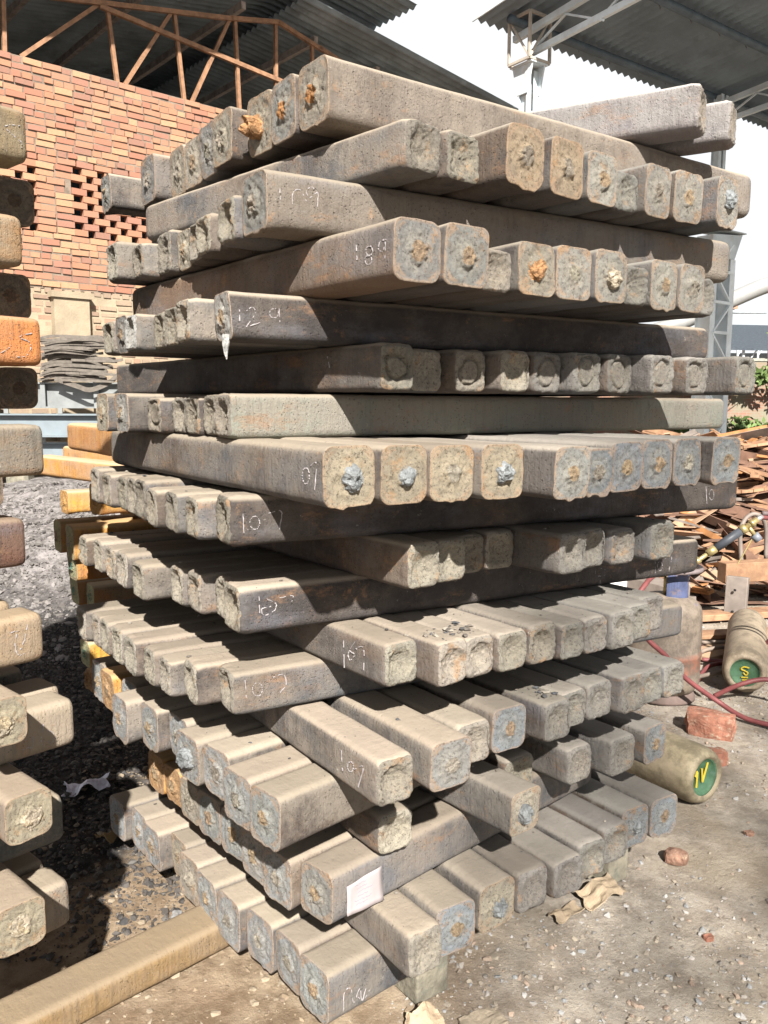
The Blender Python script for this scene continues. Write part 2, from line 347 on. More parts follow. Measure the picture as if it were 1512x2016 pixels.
# ---- measured layout of the stack, metres: X, Y of the near end, yaw, width, height, length
ROWS={'A10': {'z': 0.0774, 't': 0.1461, 'b': [[-0.178, 1.982, 0.858, 0.129, 0.144, None], [-0.255, 2.085, 0.87, 0.128, 0.144, None], [-0.347, 2.18, 0.882, 0.133, 0.145, None], [-0.452, 2.27, 0.893, 0.135, 0.144, None], [-0.538, 2.381, 0.905, 0.133, 0.144, None], [-0.618, 2.485, 0.905, 0.129, 0.144, None], [-0.676, 2.605, 0.905, 0.13, 0.144, None], [-0.791, 2.68, 0.905, 0.13, 0.144, None], [-0.866, 2.789, 0.905, 0.13, 0.141, None], [-0.97, 2.876, 0.905, 0.131, 0.144, None]]}, 'B9': {'z': 0.2234, 't': 0.1365, 'b': [[0.109, 1.938, -0.611, 0.11, 0.123, None], [0.192, 2.027, -0.608, 0.126, 0.135, None], [0.313, 2.13, -0.606, 0.134, 0.136, None], [0.427, 2.212, -0.604, 0.123, 0.124, None], [0.543, 2.281, -0.602, 0.123, 0.114, None], [0.636, 2.376, -0.602, 0.12, 0.118, None], [0.733, 2.465, -0.602, 0.121, 0.123, None], [0.819, 2.559, -0.602, 0.129, 0.135, None], [0.938, 2.633, -0.602, 0.133, 0.135, None]]}, 'A9': {'z': 0.36, 't': 0.1385, 'b': [[-0.168, 1.963, 0.816, 0.12, 0.137, None], [-0.276, 2.032, 0.832, 0.124, 0.137, None], [-0.351, 2.134, 0.849, 0.127, 0.137, None], [-0.429, 2.251, 0.866, 0.131, 0.137, None], [-0.519, 2.352, 0.882, 0.131, 0.137, None], [-0.602, 2.456, 0.882, 0.126, 0.129, None], [-0.682, 2.573, 0.882, 0.122, 0.123, None], [-0.763, 2.665, 0.882, 0.121, 0.128, None]]}, 'B8': {'z': 0.4985, 't': 0.1249, 'b': [[0.034, 2.031, -0.604, 0.114, 0.112, None], [0.15, 2.158, -0.616, 0.128, 0.123, None], [0.385, 2.134, -0.692, 0.115, 0.124, None], [0.407, 2.367, -0.642, 0.123, 0.114, None], [0.603, 2.435, -0.654, 0.116, 0.118, None], [0.752, 2.495, -0.654, 0.125, 0.124, None], [0.884, 2.594, -0.654, 0.119, 0.123, None]]}, 'A8': {'z': 0.6234, 't': 0.1351, 'b': [[-0.277, 1.845, 0.804, 0.117, 0.131, None], [-0.358, 1.938, 0.823, 0.127, 0.134, None], [-0.438, 2.084, 0.842, 0.131, 0.134, None], [-0.535, 2.175, 0.86, 0.129, 0.134, None], [-0.593, 2.316, 0.879, 0.128, 0.132, None], [-0.7, 2.393, 0.879, 0.124, 0.134, None], [-0.811, 2.465, 0.879, 0.126, 0.134, None], [-0.829, 2.623, 0.879, 0.126, 0.13, None], [-0.929, 2.709, 0.879, 0.127, 0.134, None], [-0.996, 2.817, 0.879, 0.12, 0.134, None], [-1.059, 2.896, 0.879, 0.087, 0.078, None]]}, 'B7': {'z': 0.7584, 't': 0.1184, 'b': [[0.029, 1.776, -0.602, 0.104, 0.111, None], [0.159, 1.855, -0.61, 0.121, 0.119, None], [0.226, 1.984, -0.619, 0.116, 0.111, None], [0.327, 2.075, -0.627, 0.121, 0.118, None], [0.467, 2.133, -0.636, 0.103, 0.113, None], [0.53, 2.227, -0.636, 0.108, 0.107, None], [0.619, 2.294, -0.636, 0.112, 0.11, None], [0.73, 2.341, -0.636, 0.11, 0.117, None], [0.807, 2.417, -0.636, 0.105, 0.109, None], [0.895, 2.478, -0.636, 0.108, 0.107, None]]}, 'A7': {'z': 0.8768, 't': 0.1125, 'b': [[-0.399, 2.037, 1.07, 0.113, 0.112, 1.574], [-0.504, 2.096, 1.052, 0.103, 0.111, None], [-0.588, 2.161, 1.034, 0.098, 0.098, None], [-0.652, 2.238, 1.016, 0.103, 0.103, None], [-0.729, 2.321, 0.998, 0.115, 0.11, None], [-0.8, 2.425, 0.998, 0.113, 0.112, None], [-0.866, 2.515, 0.998, 0.106, 0.111, None], [-0.922, 2.6, 0.998, 0.1, 0.104, None], [-0.997, 2.677, 0.998, 0.111, 0.108, None]]}, 'B6': {'z': 0.9894, 't': 0.1092, 'b': [[0.043, 1.907, -0.65, 0.101, 0.108, None], [0.165, 1.91, -0.648, 0.094, 0.108, None], [0.236, 1.971, -0.646, 0.097, 0.104, None], [0.324, 2.019, -0.644, 0.104, 0.102, None], [0.41, 2.078, -0.642, 0.103, 0.108, None], [0.496, 2.119, -0.642, 0.089, 0.098, None], [0.569, 2.169, -0.642, 0.093, 0.101, None], [0.655, 2.213, -0.642, 0.101, 0.107, None], [0.723, 2.294, -0.642, 0.105, 0.105, None], [0.789, 2.387, -0.642, 0.111, 0.108, None]]}, 'A6': {'z': 1.0985, 't': 0.1178, 'b': [[-0.372, 1.989, 1.056, 0.115, 0.118, 1.595], [-0.414, 2.096, 1.046, 0.111, 0.113, None], [-0.505, 2.171, 1.036, 0.109, 0.111, None], [-0.573, 2.261, 1.026, 0.111, 0.108, None], [-0.701, 2.328, 1.016, 0.115, 0.105, None], [-0.791, 2.471, 1.016, 0.12, 0.111, None], [-0.865, 2.589, 1.016, 0.114, 0.103, None], [-0.945, 2.71, 1.016, 0.116, 0.107, None], [-1.034, 2.82, 1.016, 0.116, 0.101, None], [-1.134, 2.972, 1.016, 0.125, 0.116, None], [-1.228, 3.1, 1.016, 0.122, 0.117, None]]}, 'B5': {'z': 1.2163, 't': 0.1123, 'b': [[0.096, 1.938, -0.641, 0.103, 0.112, None], [0.166, 2.016, -0.641, 0.103, 0.108, None], [0.222, 2.113, -0.641, 0.102, 0.103, None], [0.308, 2.173, -0.641, 0.107, 0.107, None], [0.487, 2.112, -0.641, 0.106, 0.111, None], [0.558, 2.198, -0.641, 0.109, 0.106, None], [0.656, 2.252, -0.641, 0.109, 0.099, None], [0.788, 2.32, -0.641, 0.113, 0.11, None]]}, 'A5': {'z': 1.3286, 't': 0.1174, 'b': [[-0.373, 1.904, 1.1, 0.114, 0.116, 1.631], [-0.462, 1.98, 1.087, 0.105, 0.102, None], [-0.535, 2.076, 1.073, 0.111, 0.105, None], [-0.611, 2.17, 1.06, 0.11, 0.102, None], [-0.678, 2.303, 1.046, 0.119, 0.116, None], [-0.734, 2.408, 1.046, 0.115, 0.112, None], [-0.794, 2.509, 1.046, 0.111, 0.105, None], [-0.87, 2.599, 1.046, 0.113, 0.106, None], [-0.942, 2.703, 1.046, 0.118, 0.116, None]]}, 'B4': {'z': 1.4461, 't': 0.1221, 'b': [[-0.069, 1.664, -0.593, 0.123, 0.122, 1.447], [0.042, 1.715, -0.6, 0.115, 0.122, None], [0.145, 1.769, -0.607, 0.116, 0.12, None], [0.259, 1.813, -0.613, 0.117, 0.119, None], [0.41, 1.81, -0.62, 0.108, 0.115, None], [0.485, 1.894, -0.62, 0.11, 0.106, None], [0.573, 1.972, -0.62, 0.119, 0.119, None], [0.676, 2.063, -0.62, 0.122, 0.12, None], [0.781, 2.145, -0.62, 0.122, 0.121, None], [0.903, 2.202, -0.62, 0.117, 0.12, None]]}, 'A4': {'z': 1.5682, 't': 0.1129, 'b': [[-0.392, 2.023, 0.993, 0.106, 0.107, 1.889], [-0.439, 2.124, 0.986, 0.111, 0.106, None], [-0.509, 2.212, 0.978, 0.11, 0.104, None], [-0.564, 2.309, 0.97, 0.108, 0.102, None], [-0.655, 2.381, 0.963, 0.11, 0.099, None], [-0.764, 2.443, 0.963, 0.115, 0.112, None], [-0.849, 2.527, 0.963, 0.115, 0.112, None]]}, 'B3': {'z': 1.6811, 't': 0.1131, 'b': [[0.032, 2.0, -0.699, 0.106, 0.113, 1.542], [0.104, 2.117, -0.689, 0.115, 0.107, None], [0.223, 2.17, -0.68, 0.114, 0.11, None], [0.344, 2.209, -0.671, 0.114, 0.11, None], [0.44, 2.275, -0.662, 0.114, 0.111, None], [0.558, 2.314, -0.662, 0.117, 0.112, None], [0.663, 2.373, -0.662, 0.114, 0.111, None], [0.791, 2.399, -0.662, 0.116, 0.112, None], [0.906, 2.443, -0.662, 0.113, 0.107, None], [1.049, 2.448, -0.662, 0.109, 0.11, None]]}, 'A3': {'z': 1.7942, 't': 0.106, 'b': [[-0.371, 1.952, 1.021, 0.115, 0.107, 1.637], [-0.485, 2.038, 1.016, 0.106, 0.104, None], [-0.54, 2.151, 1.012, 0.111, 0.1, None], [-0.6, 2.264, 1.007, 0.109, 0.098, None], [-0.701, 2.339, 1.002, 0.106, 0.099, None], [-0.752, 2.439, 1.002, 0.111, 0.104, None], [-0.823, 2.529, 1.002, 0.109, 0.098, None]]}, 'B2': {'z': 1.9002, 't': 0.1263, 'b': [[0.068, 1.759, -0.672, 0.127, 0.124, 1.354], [0.175, 1.825, -0.663, 0.122, 0.127, None], [0.25, 1.922, -0.653, 0.105, 0.096, None], [0.352, 1.98, -0.644, 0.125, 0.12, None], [0.452, 2.047, -0.634, 0.115, 0.124, None], [0.555, 2.101, -0.634, 0.118, 0.125, None], [0.639, 2.174, -0.634, 0.102, 0.101, None], [0.73, 2.235, -0.634, 0.116, 0.123, None], [0.827, 2.301, -0.634, 0.118, 0.125, None], [0.897, 2.401, -0.634, 0.11, 0.106, None]]}, 'A2': {'z': 2.0265, 't': 0.1239, 'b': [[-0.288, 1.904, 1.029, 0.131, 0.124, 1.538], [-0.377, 2.042, 1.026, 0.113, 0.106, None], [-0.464, 2.194, 1.022, 0.107, 0.1, None], [-0.509, 2.304, 1.018, 0.112, 0.104, None], [-0.562, 2.416, 1.015, 0.114, 0.107, None], [-0.648, 2.519, 1.015, 0.123, 0.122, None], [-0.747, 2.595, 1.015, 0.106, 0.101, None], [-0.848, 2.665, 1.015, 0.118, 0.118, None]]}, 'B1': {'z': 2.1504, 't': 0.135, 'b': [[0.086, 1.894, -0.767, 0.115, 0.108, 1.135], [0.179, 1.974, -0.745, 0.114, 0.109, None], [0.324, 2.009, -0.722, 0.132, 0.134, None], [0.44, 2.101, -0.699, 0.129, 0.133, None], [0.547, 2.183, -0.677, 0.122, 0.125, None], [0.631, 2.26, -0.677, 0.103, 0.102, None], [0.73, 2.317, -0.677, 0.122, 0.133, None], [0.836, 2.386, -0.677, 0.131, 0.134, None], [0.963, 2.431, -0.677, 0.121, 0.132, None]]}, 'A1': {'z': 2.2854, 't': 0.1439, 'b': [[-0.166, 2.02, 0.95, 0.133, 0.142, 1.69], [-0.247, 2.124, 0.956, 0.128, 0.141, None], [-0.319, 2.232, 0.963, 0.13, 0.143, None], [-0.435, 2.332, 0.969, 0.128, 0.136, None], [-0.496, 2.447, 0.976, 0.129, 0.139, None], [-0.563, 2.559, 0.976, 0.128, 0.137, None], [-0.636, 2.668, 0.976, 0.131, 0.14, None], [-0.755, 2.767, 0.976, 0.136, 0.142, None], [-0.922, 2.868, 0.976, 0.115, 0.109, None]]}}
CHALK={'A2_0': [[(0.0328, 0.0829), (0.0341, 0.057)], [(0.0619, 0.055), (0.0636, 0.0788), (0.0805, 0.0862), (0.0953, 0.0642)], [(0.1202, 0.0884), (0.108, 0.0959), (0.0956, 0.0854), (0.1046, 0.0732), (0.1232, 0.0861), (0.1228, 0.0567)]], 'B2_0': [[(0.1255, 0.0837), (0.1224, 0.0482)], [(0.0688, 0.0612), (0.0745, 0.0567), (0.0833, 0.0571), (0.0905, 0.0621), (0.092, 0.069), (0.0869, 0.074), (0.0782, 0.0742), (0.0706, 0.0696), (0.0684, 0.0628)], [(0.0715, 0.0429), (0.0772, 0.0384), (0.0861, 0.0387), (0.0933, 0.0437), (0.0948, 0.0506), (0.0897, 0.0556), (0.0809, 0.0559), (0.0733, 0.0513), (0.0711, 0.0445)], [(0.0241, 0.0798), (0.0447, 0.0779), (0.0489, 0.0636), (0.0348, 0.0591), (0.0265, 0.0752), (0.0283, 0.0434)]], 'A3_0': [[(0.018, 0.0667), (0.0189, 0.0325)], [(0.0342, 0.0649), (0.0496, 0.0729), (0.0554, 0.0604), (0.0396, 0.0373), (0.0363, 0.0288), (0.0672, 0.0403)], [(0.1127, 0.0604), (0.1073, 0.0542), (0.0989, 0.0529), (0.0922, 0.057), (0.091, 0.0644), (0.0957, 0.0709), (0.104, 0.073), (0.1111, 0.0695), (0.1132, 0.0623)], [(0.1148, 0.0749), (0.116, 0.0437)]], 'B3_0': [[(0.2088, 0.0889), (0.1967, 0.0511)]], 'B4_0': [[(0.0542, 0.0565), (0.0614, 0.0465), (0.0724, 0.0441), (0.0811, 0.0508), (0.0827, 0.0628), (0.0761, 0.0734), (0.0652, 0.0767), (0.056, 0.071), (0.0535, 0.0595)], [(0.0496, 0.0819), (0.0249, 0.0874), (0.0324, 0.0351)]], 'A5_0': [[(0.0319, 0.0761), (0.0326, 0.0323)], [(0.0706, 0.0483), (0.0648, 0.04), (0.0559, 0.0392), (0.0489, 0.0463), (0.0477, 0.0574), (0.0528, 0.0664), (0.0615, 0.0683), (0.069, 0.062), (0.0711, 0.051)], [(0.0928, 0.0734), (0.1234, 0.0762), (0.1182, 0.0354)], [(1.4883, 0.0778), (1.4961, 0.024)], [(1.5239, 0.0455), (1.5198, 0.0365), (1.5126, 0.0354), (1.5062, 0.0427), (1.5042, 0.0544), (1.5076, 0.0639), (1.5147, 0.0661), (1.5214, 0.0598), (1.5241, 0.0483)]], 'A6_0': [[(0.0496, 0.093), (0.0512, 0.0525)], [(0.07, 0.0844), (0.0926, 0.0704), (0.089, 0.0539), (0.0627, 0.0447), (0.0566, 0.0611), (0.0794, 0.0645)], [(0.1027, 0.0836), (0.1374, 0.0846), (0.1323, 0.0643)], [(1.3885, 0.0612), (1.3942, 0.019)], [(1.4242, 0.0341), (1.4192, 0.0259), (1.4106, 0.0253), (1.4033, 0.0327), (1.4012, 0.0439), (1.4055, 0.0528), (1.4138, 0.0544), (1.4216, 0.0479), (1.4244, 0.0368)], [(1.4324, 0.0629), (1.464, 0.0642), (1.4547, 0.0212)], [(1.1736, 0.0527), (1.147, 0.0577), (1.1348, 0.047), (1.1479, 0.0338), (1.1775, 0.0347)], [(1.1981, 0.0527), (1.207, 0.0195), (1.2433, 0.0563)]], 'A7_0': [[(0.0313, 0.0924), (0.0346, 0.0417)], [(0.0762, 0.0569), (0.0697, 0.0481), (0.0599, 0.0482), (0.0521, 0.0571), (0.0508, 0.0698), (0.0565, 0.0793), (0.0662, 0.0805), (0.0745, 0.0725), (0.0768, 0.0598)], [(0.1045, 0.0888), (0.1339, 0.0919), (0.1402, 0.0643), (0.124, 0.0457)]], 'B6_0': [[(0.1682, 0.0798), (0.166, 0.0113)], [(0.1206, 0.0875), (0.1479, 0.0525), (0.1405, 0.037), (0.121, 0.0545), (0.1445, 0.0597)], [(0.1187, 0.0703), (0.0841, 0.081), (0.0836, 0.0261)]], 'B7_0': [[(0.1486, 0.0859), (0.1428, 0.0322)], [(0.0957, 0.0628), (0.1019, 0.0535), (0.1116, 0.0487), (0.1194, 0.0512), (0.121, 0.0596), (0.1154, 0.0692), (0.1058, 0.0747), (0.0976, 0.073), (0.0952, 0.0652)], [(0.0898, 0.0626), (0.0548, 0.0816), (0.0753, 0.0257)]], 'A10_0': [[(0.0467, 0.0248), (0.0498, 0.0762), (0.0705, 0.0764), (0.0801, 0.0325), (0.0998, 0.0619), (0.1081, 0.0254), (0.1211, 0.0513)], [(0.134, 0.0412), (0.1123, 0.0233), (0.0954, 0.039)]]}
PAPER=[(0.0464, 0.0933), (0.0472, 0.0135), (0.1736, 0.0042), (0.165, 0.1027)]
EXTRA=[[-1.617, 4.187, 1.188], [-1.092, 3.132, 1.237], [-1.255, 3.992, 1.08], [-1.14, 3.0, 1.01], [-1.349, 3.563, 0.783], [-1.256, 3.492, 0.772], [-1.346, 4.033, 0.71], [-1.277, 3.462, 0.534], [-1.222, 3.665, 0.432]]
TOPS=[[0.926, 2.547, -1.783], [1.05, 2.643, -1.667]]
LEFT={'L1': [-0.873, 2.136, 2.235], 'L2': [-0.905, 2.155, 1.99], 'L3': [-0.901, 2.231, 1.748], 'L4': [-0.831, 2.043, 1.475], 'L5': [-0.902, 2.077, 1.24], 'L6': [-0.863, 2.059, 1.0], 'L7': [-0.809, 2.097, 0.76], 'L8': [-0.827, 2.044, 0.52], 'L9': [-0.813, 2.021, 0.3]}
LCHALK={'L1': [[(-0.0546, 0.0732), (-0.0422, 0.0781), (-0.0176, 0.0823)], [(-0.0505, 0.0661), (-0.0345, 0.0553), (-0.0168, 0.0446), (-0.016, 0.0316)]], 'L3': [[(-0.0253, 0.0841), (-0.0539, 0.0761), (-0.0527, 0.0682), (-0.035, 0.0611), (-0.0309, 0.0452), (-0.0438, 0.0247), (-0.067, 0.0212)], [(-0.1083, 0.0291), (-0.0935, 0.0376), (-0.0815, 0.0492)]], 'L6': [[(-0.0826, 0.0905), (-0.067, 0.0904), (-0.0727, 0.0579), (-0.0674, 0.031), (-0.0516, 0.0306)], [(-0.0394, 0.1024), (-0.0475, 0.0718), (-0.0604, 0.0423)]], 'L7': [[(-0.0835, 0.081), (-0.0911, 0.0466), (-0.0882, 0.0289)], [(-0.0698, 0.0601), (-0.0586, 0.0499), (-0.0578, 0.0328), (-0.0684, 0.0253), (-0.0717, 0.0371)], [(-0.1128, 0.0566), (-0.1125, 0.0333), (-0.1209, 0.0293)], [(-0.1432, 0.0316), (-0.1239, 0.032)]]}
LB={'B1': [-0.981, 2.289, 2.2], 'B2': [-0.991, 2.258, 1.961], 'B3': [-1.031, 2.375, 1.694], 'B5': [-1.101, 2.273, 1.29], 'B7': [-0.834, 1.738, 0.898], 'B8': [-0.748, 1.656, 0.729], 'B9': [-0.748, 1.589, 0.521]}
# ------------------------------------------------------------------ billets
def outline(w, h, r, ns=10, nc=6):
    pts = []
    for cx, cz, a0 in ((w / 2 - r, h - r, 0), (-w / 2 + r, h - r, 90), (-w / 2 + r, r, 180), (w / 2 - r, r, 270)):
        for i in range(nc):
            a = rad(a0 + 90 * i / (nc - 1)); pts.append((cx + r * math.cos(a), cz + r * math.sin(a)))
        nxt = {0: (-w / 2 + r, h), 90: (-w / 2, r), 180: (w / 2 - r, 0), 270: (w / 2, h - r)}[a0]
        x0, z0 = pts[-1]
        for i in range(1, ns + 1):
            f = i / (ns + 1); pts.append((x0 + (nxt[0] - x0) * f, z0 + (nxt[1] - z0) * f))
    return np.array(pts)

def billet_mesh(w, h, L, end, far, seed, fine=True):
    rng = np.random.RandomState(seed)
    r = {'c': .021, 'k': .02}.get(end, .022) * (w / .12) * rng.uniform(.9, 1.15)
    O = outline(w, h, r); n = len(O)
    C = np.array([0, h / 2])
    V = []; F = []; mi = []; cap = []
    def shrink(s): return C + (O - C) * s
    rings = []     # (y, outline, is_end, cap_r)
    ph = rng.uniform(0, 6.28, 4)
    ang = np.arctan2(O[:, 1] - C[1], O[:, 0] - C[0])
    # centre of the core scar
    if end in 'xs':
        dep0 = 0.0
        for s in (0.04, .09, .14, .19, .24, .29, .34, .39, .44, .49, .54, .60, .66, .72, .78, .84, .90, .95, .985):
            rings.append((0.0, s, 1, s))
        rings.append((0.002, 1.0, 1, 1.0)); rings.append((0.006, 1.006, 0, 1.2))
    else:
        dp = rng.uniform(.012, .024) if end == 'c' else .006
        for s in (0.04, .09, .14, .19, .24, .29, .34, .39, .44, .49, .54, .59, .64, .69, .74, .79):
            e = max(0., 1 - (s / .74) ** 1.8)
            rings.append((dp * e, s, 1, s))
        for s, y in ((.83, -.001), (.88, .001), (.93, .0035), (.97, .009), (.99, .016), (1.0, .026)):
            rings.append((y, s, 1 if s < .95 else 0, s))
    ys = list(np.linspace(.045, .30, 9)) + list(np.linspace(.36, L - .05, max(6, int(L / (.05 if fine else .12)))))
    for y in ys: rings.append((y, 1.0, 0, 1.2))
    for y, s in ((L - .028, 1.0), (L - .010, .98), (L - .002, .93), (L, .85), (L - .001, .5), (L, .12)):
        rings.append((y, s, 1 if s < .95 else 0, 1.2 if s > .9 else s))
    P = []; capr = []; isend = []
    for (y, s, e, cr) in rings:
        o = C + (O - C) * s
        P.append(np.stack([o[:, 0], np.full(n, y), o[:, 1]], 1)); capr += [cr] * n; isend.append(e)
    P = np.concatenate(P); capr = np.array(capr)
    y = P[:, 1].copy()
    rel = P - np.array([0, 0, h / 2]); rel[:, 1] = 0
    nr = np.linalg.norm(rel, axis=1) + 1e-6
    rad_dir = rel / nr[:, None]
    side = np.clip((capr - .9) / .1, 0, 1)
    sd = seed * 13 + 5
    # long low waviness, medium lumps, rough skin near cast ends
    P += rad_dir * (vnoise(P, 9, sd) * .0013 + vnoise(P, 30, sd + 1) * .0008)[:, None] * side[:, None]
    near = np.exp(-y / .03) if end in 'ck' else np.exp(-y / .012)
    amp = .0034 if end in 'ck' else .0006
    P += rad_dir * ((.6 * vnoise(P, 55, sd + 2) + .8 * vnoise(P, 120, sd + 3) + .6 * vnoise(P, 240, sd + 13)) * amp * near * side)[:, None]
    ec = (capr < 1.01) & (y < .03)
    t = np.zeros(len(P))
    rc = np.hypot(P[:, 0], P[:, 2] - h / 2) / (w / 2)
    rr = np.where(capr < .86, rc * .9, capr)
    if end == 'c': P[:, 1] = np.where(ec & (capr < .80), dp * np.clip(1 - (rc / rng.uniform(.72, .86)) ** 1.9, 0, 1) - .001, P[:, 1])
    if end in 'xs':
        rim = 1 - .8 * np.clip((capr - .72) / .2, 0, 1)
        t += ec * rim * (vnoise(P, 28, sd + 4) * .0022 + vnoise(P, 80, sd + 5) * .0022 + vnoise(P, 160, sd + 15) * .0018 + vnoise(P, 320, sd + 17) * .0009)
        m = ec & (rr < .45)
        lump = vnoise(P, 95, sd + 6) * .006 + vnoise(P, 45, sd + 8) * .005
        t -= m * (.003 + np.abs(lump)) * np.clip((.40 - rr + .05 * vnoise(P, 60, sd + 9)) / .08, 0, 1)
        # ragged lip and drips along the lower rim
        lip = (capr >= .985) & (y < .008)
        jag = vnoise(np.stack([ang.repeat(1)[np.arange(len(P)) % n] * .9, np.zeros(len(P)), np.zeros(len(P))], 1), 4.0, sd + 7)
        t -= lip * np.clip(jag, 0, 1) * .002
        low = np.clip(-(P[:, 2] - h / 2) / (h / 2), 0, 1)
        P[:, 2] -= ((capr > .9) & (y < .010)) * low ** 4 * np.clip(vnoise(P * np.array([1, 0, 0]), 55, sd + 10) + .15, 0, 1) * .010 * (rng.rand() < .55) * .7
        # slanted cut
        t += np.where(y < .5, (P[:, 0] / w) * rng.uniform(-.006, .006) + ((P[:, 2] - h / 2) / h) * rng.uniform(-.008, .004), 0) * np.exp(-y / .15)
    elif end == 'c':
        t += ec * (vnoise(P, 34, sd + 4) * .0020 + vnoise(P, 95, sd + 5) * .0026 + vnoise(P, 190, sd + 15) * .0026 + vnoise(P, 330, sd + 16) * .0012)
        P[:, 0] += ec * (capr < .7) * rng.uniform(-.006, .006)
    else:
        # crevice round a smoother plate
        wobr = rr + .07 * vnoise(P, 40, sd + 4)
        crev = np.exp(-((wobr - .56 + .10 * vnoise(P, 24, sd + 21)) / .06) ** 2)
        t += ec * (crev * .012 + (wobr > .5) * vnoise(P, 150, sd + 22) * .003 + vnoise(P, 80, sd + 5) * .0030 * (wobr > .56) + vnoise(P, 30, sd + 6) * .0012)
    P[:, 1] += t
    # faint bow of the whole bar
    bx, bz = rng.uniform(-.003, .003), rng.uniform(0, .0015)
    u = np.clip(P[:, 1] / L, 0, 1)
    P[:, 0] += bx * np.sin(math.pi * u); 
    nring = len(rings)
    for i in range(nring - 1):
        for k in range(n):
            k2 = (k + 1) % n
            F.append((i * n + k, (i + 1) * n + k, (i + 1) * n + k2, i * n + k2))
            mi.append(1 if (isend[i] and isend[i + 1]) else 0)
    V = [tuple(p) for p in P]
    c0 = P[:n].mean(0); V.append(tuple(c0)); V.append(tuple(P[-n:].mean(0)))
    for k in range(n):
        k2 = (k + 1) % n
        F.append((len(P), k, k2)); mi.append(1)
        F.append((len(P) + 1, (nring - 1) * n + k2, (nring - 1) * n + k)); mi.append(1)
    cr = np.concatenate([np.where(capr < .86, np.hypot(P[:, 0], P[:, 2] - h / 2) / (w / 2) * .95, capr), [0, 0]])
    return V, F, mi, cr

def make_billet(X, Y, z, yaw, w, h, L, end, seed, tint, patch, dust, damt, etint, ctint, far='c', name='steel_billet', fine=True):
    V, F, mi, cr = billet_mesh(w, h, L, end, far, seed, fine)
    o = mesh_obj(name, V, F, [M['side'], M['end']], None, True, mi)
    a = o.data.attributes.new('cap_r', 'FLOAT', 'POINT'); a.data.foreach_set('value', cr.astype(np.float32))
    o.location = (X, Y, z); o.rotation_euler = (0, 0, -yaw)
    o['tint'] = list(tint) ; o['patch'] = list(patch); o['dust'] = list(dust); o['dust_amount'] = float(damt)
    o['cut'] = 1.0 if end in 'xs' else 0.0
    o['end_tint'] = list(etint); o['core_tint'] = list(ctint)
    return o

def stub(parent, w, h, seed, mat, length=.02, r=.02):
    """torn steel core standing out of the end face"""
    rng = np.random.RandomState(seed)
    n = 22; m = 9
    cx, cz = rng.uniform(-.006, .006), h / 2 + rng.uniform(-.008, .006)
    P = []; Z = []
    for i in range(m + 1):
        f = i / m
        rad_ = 1.25 - .35 * min(1, f * 2) if f < .5 else .9 * (1 - (f - .5) * 2 * .98)
        y = .004 - length * min(1, f * 2) 
        for k in range(n):
            a = 2 * math.pi * k / n
            P.append((cx + r * rad_ * math.cos(a), y, cz + r * rad_ * math.sin(a) * 1.08)); Z.append(f)
    P = np.array(P); Z = np.array(Z)
    lump = vnoise(P, 75, seed) * .22 + vnoise(P, 170, seed + 1) * .18 + vnoise(P, 330, seed + 2) * .14
    d = P - np.array([cx, 0, cz]); d[:, 1] = 0
    P = P + d * (lump * .7)[:, None]
    P[:, 1] += vnoise(P, 110, seed + 3) * length * .30 * (Z > .2) + vnoise(P, 260, seed + 4) * .0025 + vnoise(P, 40, seed + 5) * length * .3 * (Z > .2)
    F = [(i * n + k, i * n + (k + 1) % n, (i + 1) * n + (k + 1) % n, (i + 1) * n + k) for i in range(m) for k in range(n)]
    return mesh_obj('torn_core', P, F, mat, parent)

def chalk(parent, strokes, w, side, seed=0, r=.0021, name='chalk_mark', mat='chalk'):
    """dashes of chalk on a long face (x = side*w/2), strokes in (y, z)"""
    rng = random.Random(seed); mb = MB()
    for st in strokes:
        P = spline([(side * (w / 2 + .0006), a, b) for a, b in st], 7) if len(st) > 2 else \
            [Vector((side * (w / 2 + .0006), st[0][0] + (st[1][0] - st[0][0]) * k / 8, st[0][1] + (st[1][1] - st[0][1]) * k / 8)) for k in range(9)]
        run = []
        for p in P:
            q = Vector((p.x, p.y + rng.uniform(-.0007, .0007), p.z + rng.uniform(-.0007, .0007)))
            if rng.random() < .22 and len(run) > 1:
                mb.tube(run, r, 5, True, [rng.uniform(.25, 1.1) for _ in run]); run = []
            else: run.append(q)
        if len(run) > 1: mb.tube(run, r, 5, True, [rng.uniform(.5, 1.15) for _ in run])
    return mb.build(name, M[mat], parent)

# end kind of every bar, near corner first: x cut, s cut with torn core, c cast hollow, k cast with core plate
ENDS = {'A1': 'xxsxxxxxx', 'B1': 'ccxxxcxxs', 'A2': 'xcccxccc', 'B2': 'xxcsxscxxc', 'A3': 'xccccxc', 'B3': 'kckckkkkkk',
        'A4': 'cccckxx', 'B4': 'ssxsxxxxxx', 'A5': 'ccccccccc', 'B5': 'cccccccc', 'A6': 'cccccccccxx', 'B6': 'cccccccccc',
        'A7': 'ccccccccc', 'B7': 'cxcxcccccc', 'A8': 'xxxsxxxxxxc', 'B8': 'ccscccx', 'A9': 'xxxxxxxx', 'B9': 'cxsccccsx', 'A10': 'xxxxxxxxxx'}
ORD = ['first', 'second', 'third', 'fourth', 'fifth', 'sixth', 'seventh', 'eighth', 'ninth', 'tenth', 'eleventh']
rngc = random.Random(7)
def jit(c, a=.12):
    m = 1 + rngc.uniform(-a, a)
    return tuple(max(0, v * m * (1 + rngc.uniform(-a, a) * .12)) for v in c)
BROWN = (0.105, 0.078, 0.060); DARK = (0.045, 0.041, 0.042); GREY = (0.12, 0.11, 0.10); BLUE = (0.085, 0.10, 0.12)
RUST = (0.42, 0.19, 0.055); OCHRE = (0.50, 0.27, 0.05)
TAN = (0.268, 0.226, 0.178); SHADE_DUST = (0.225, 0.212, 0.192)
seed = 100
BIL = {}
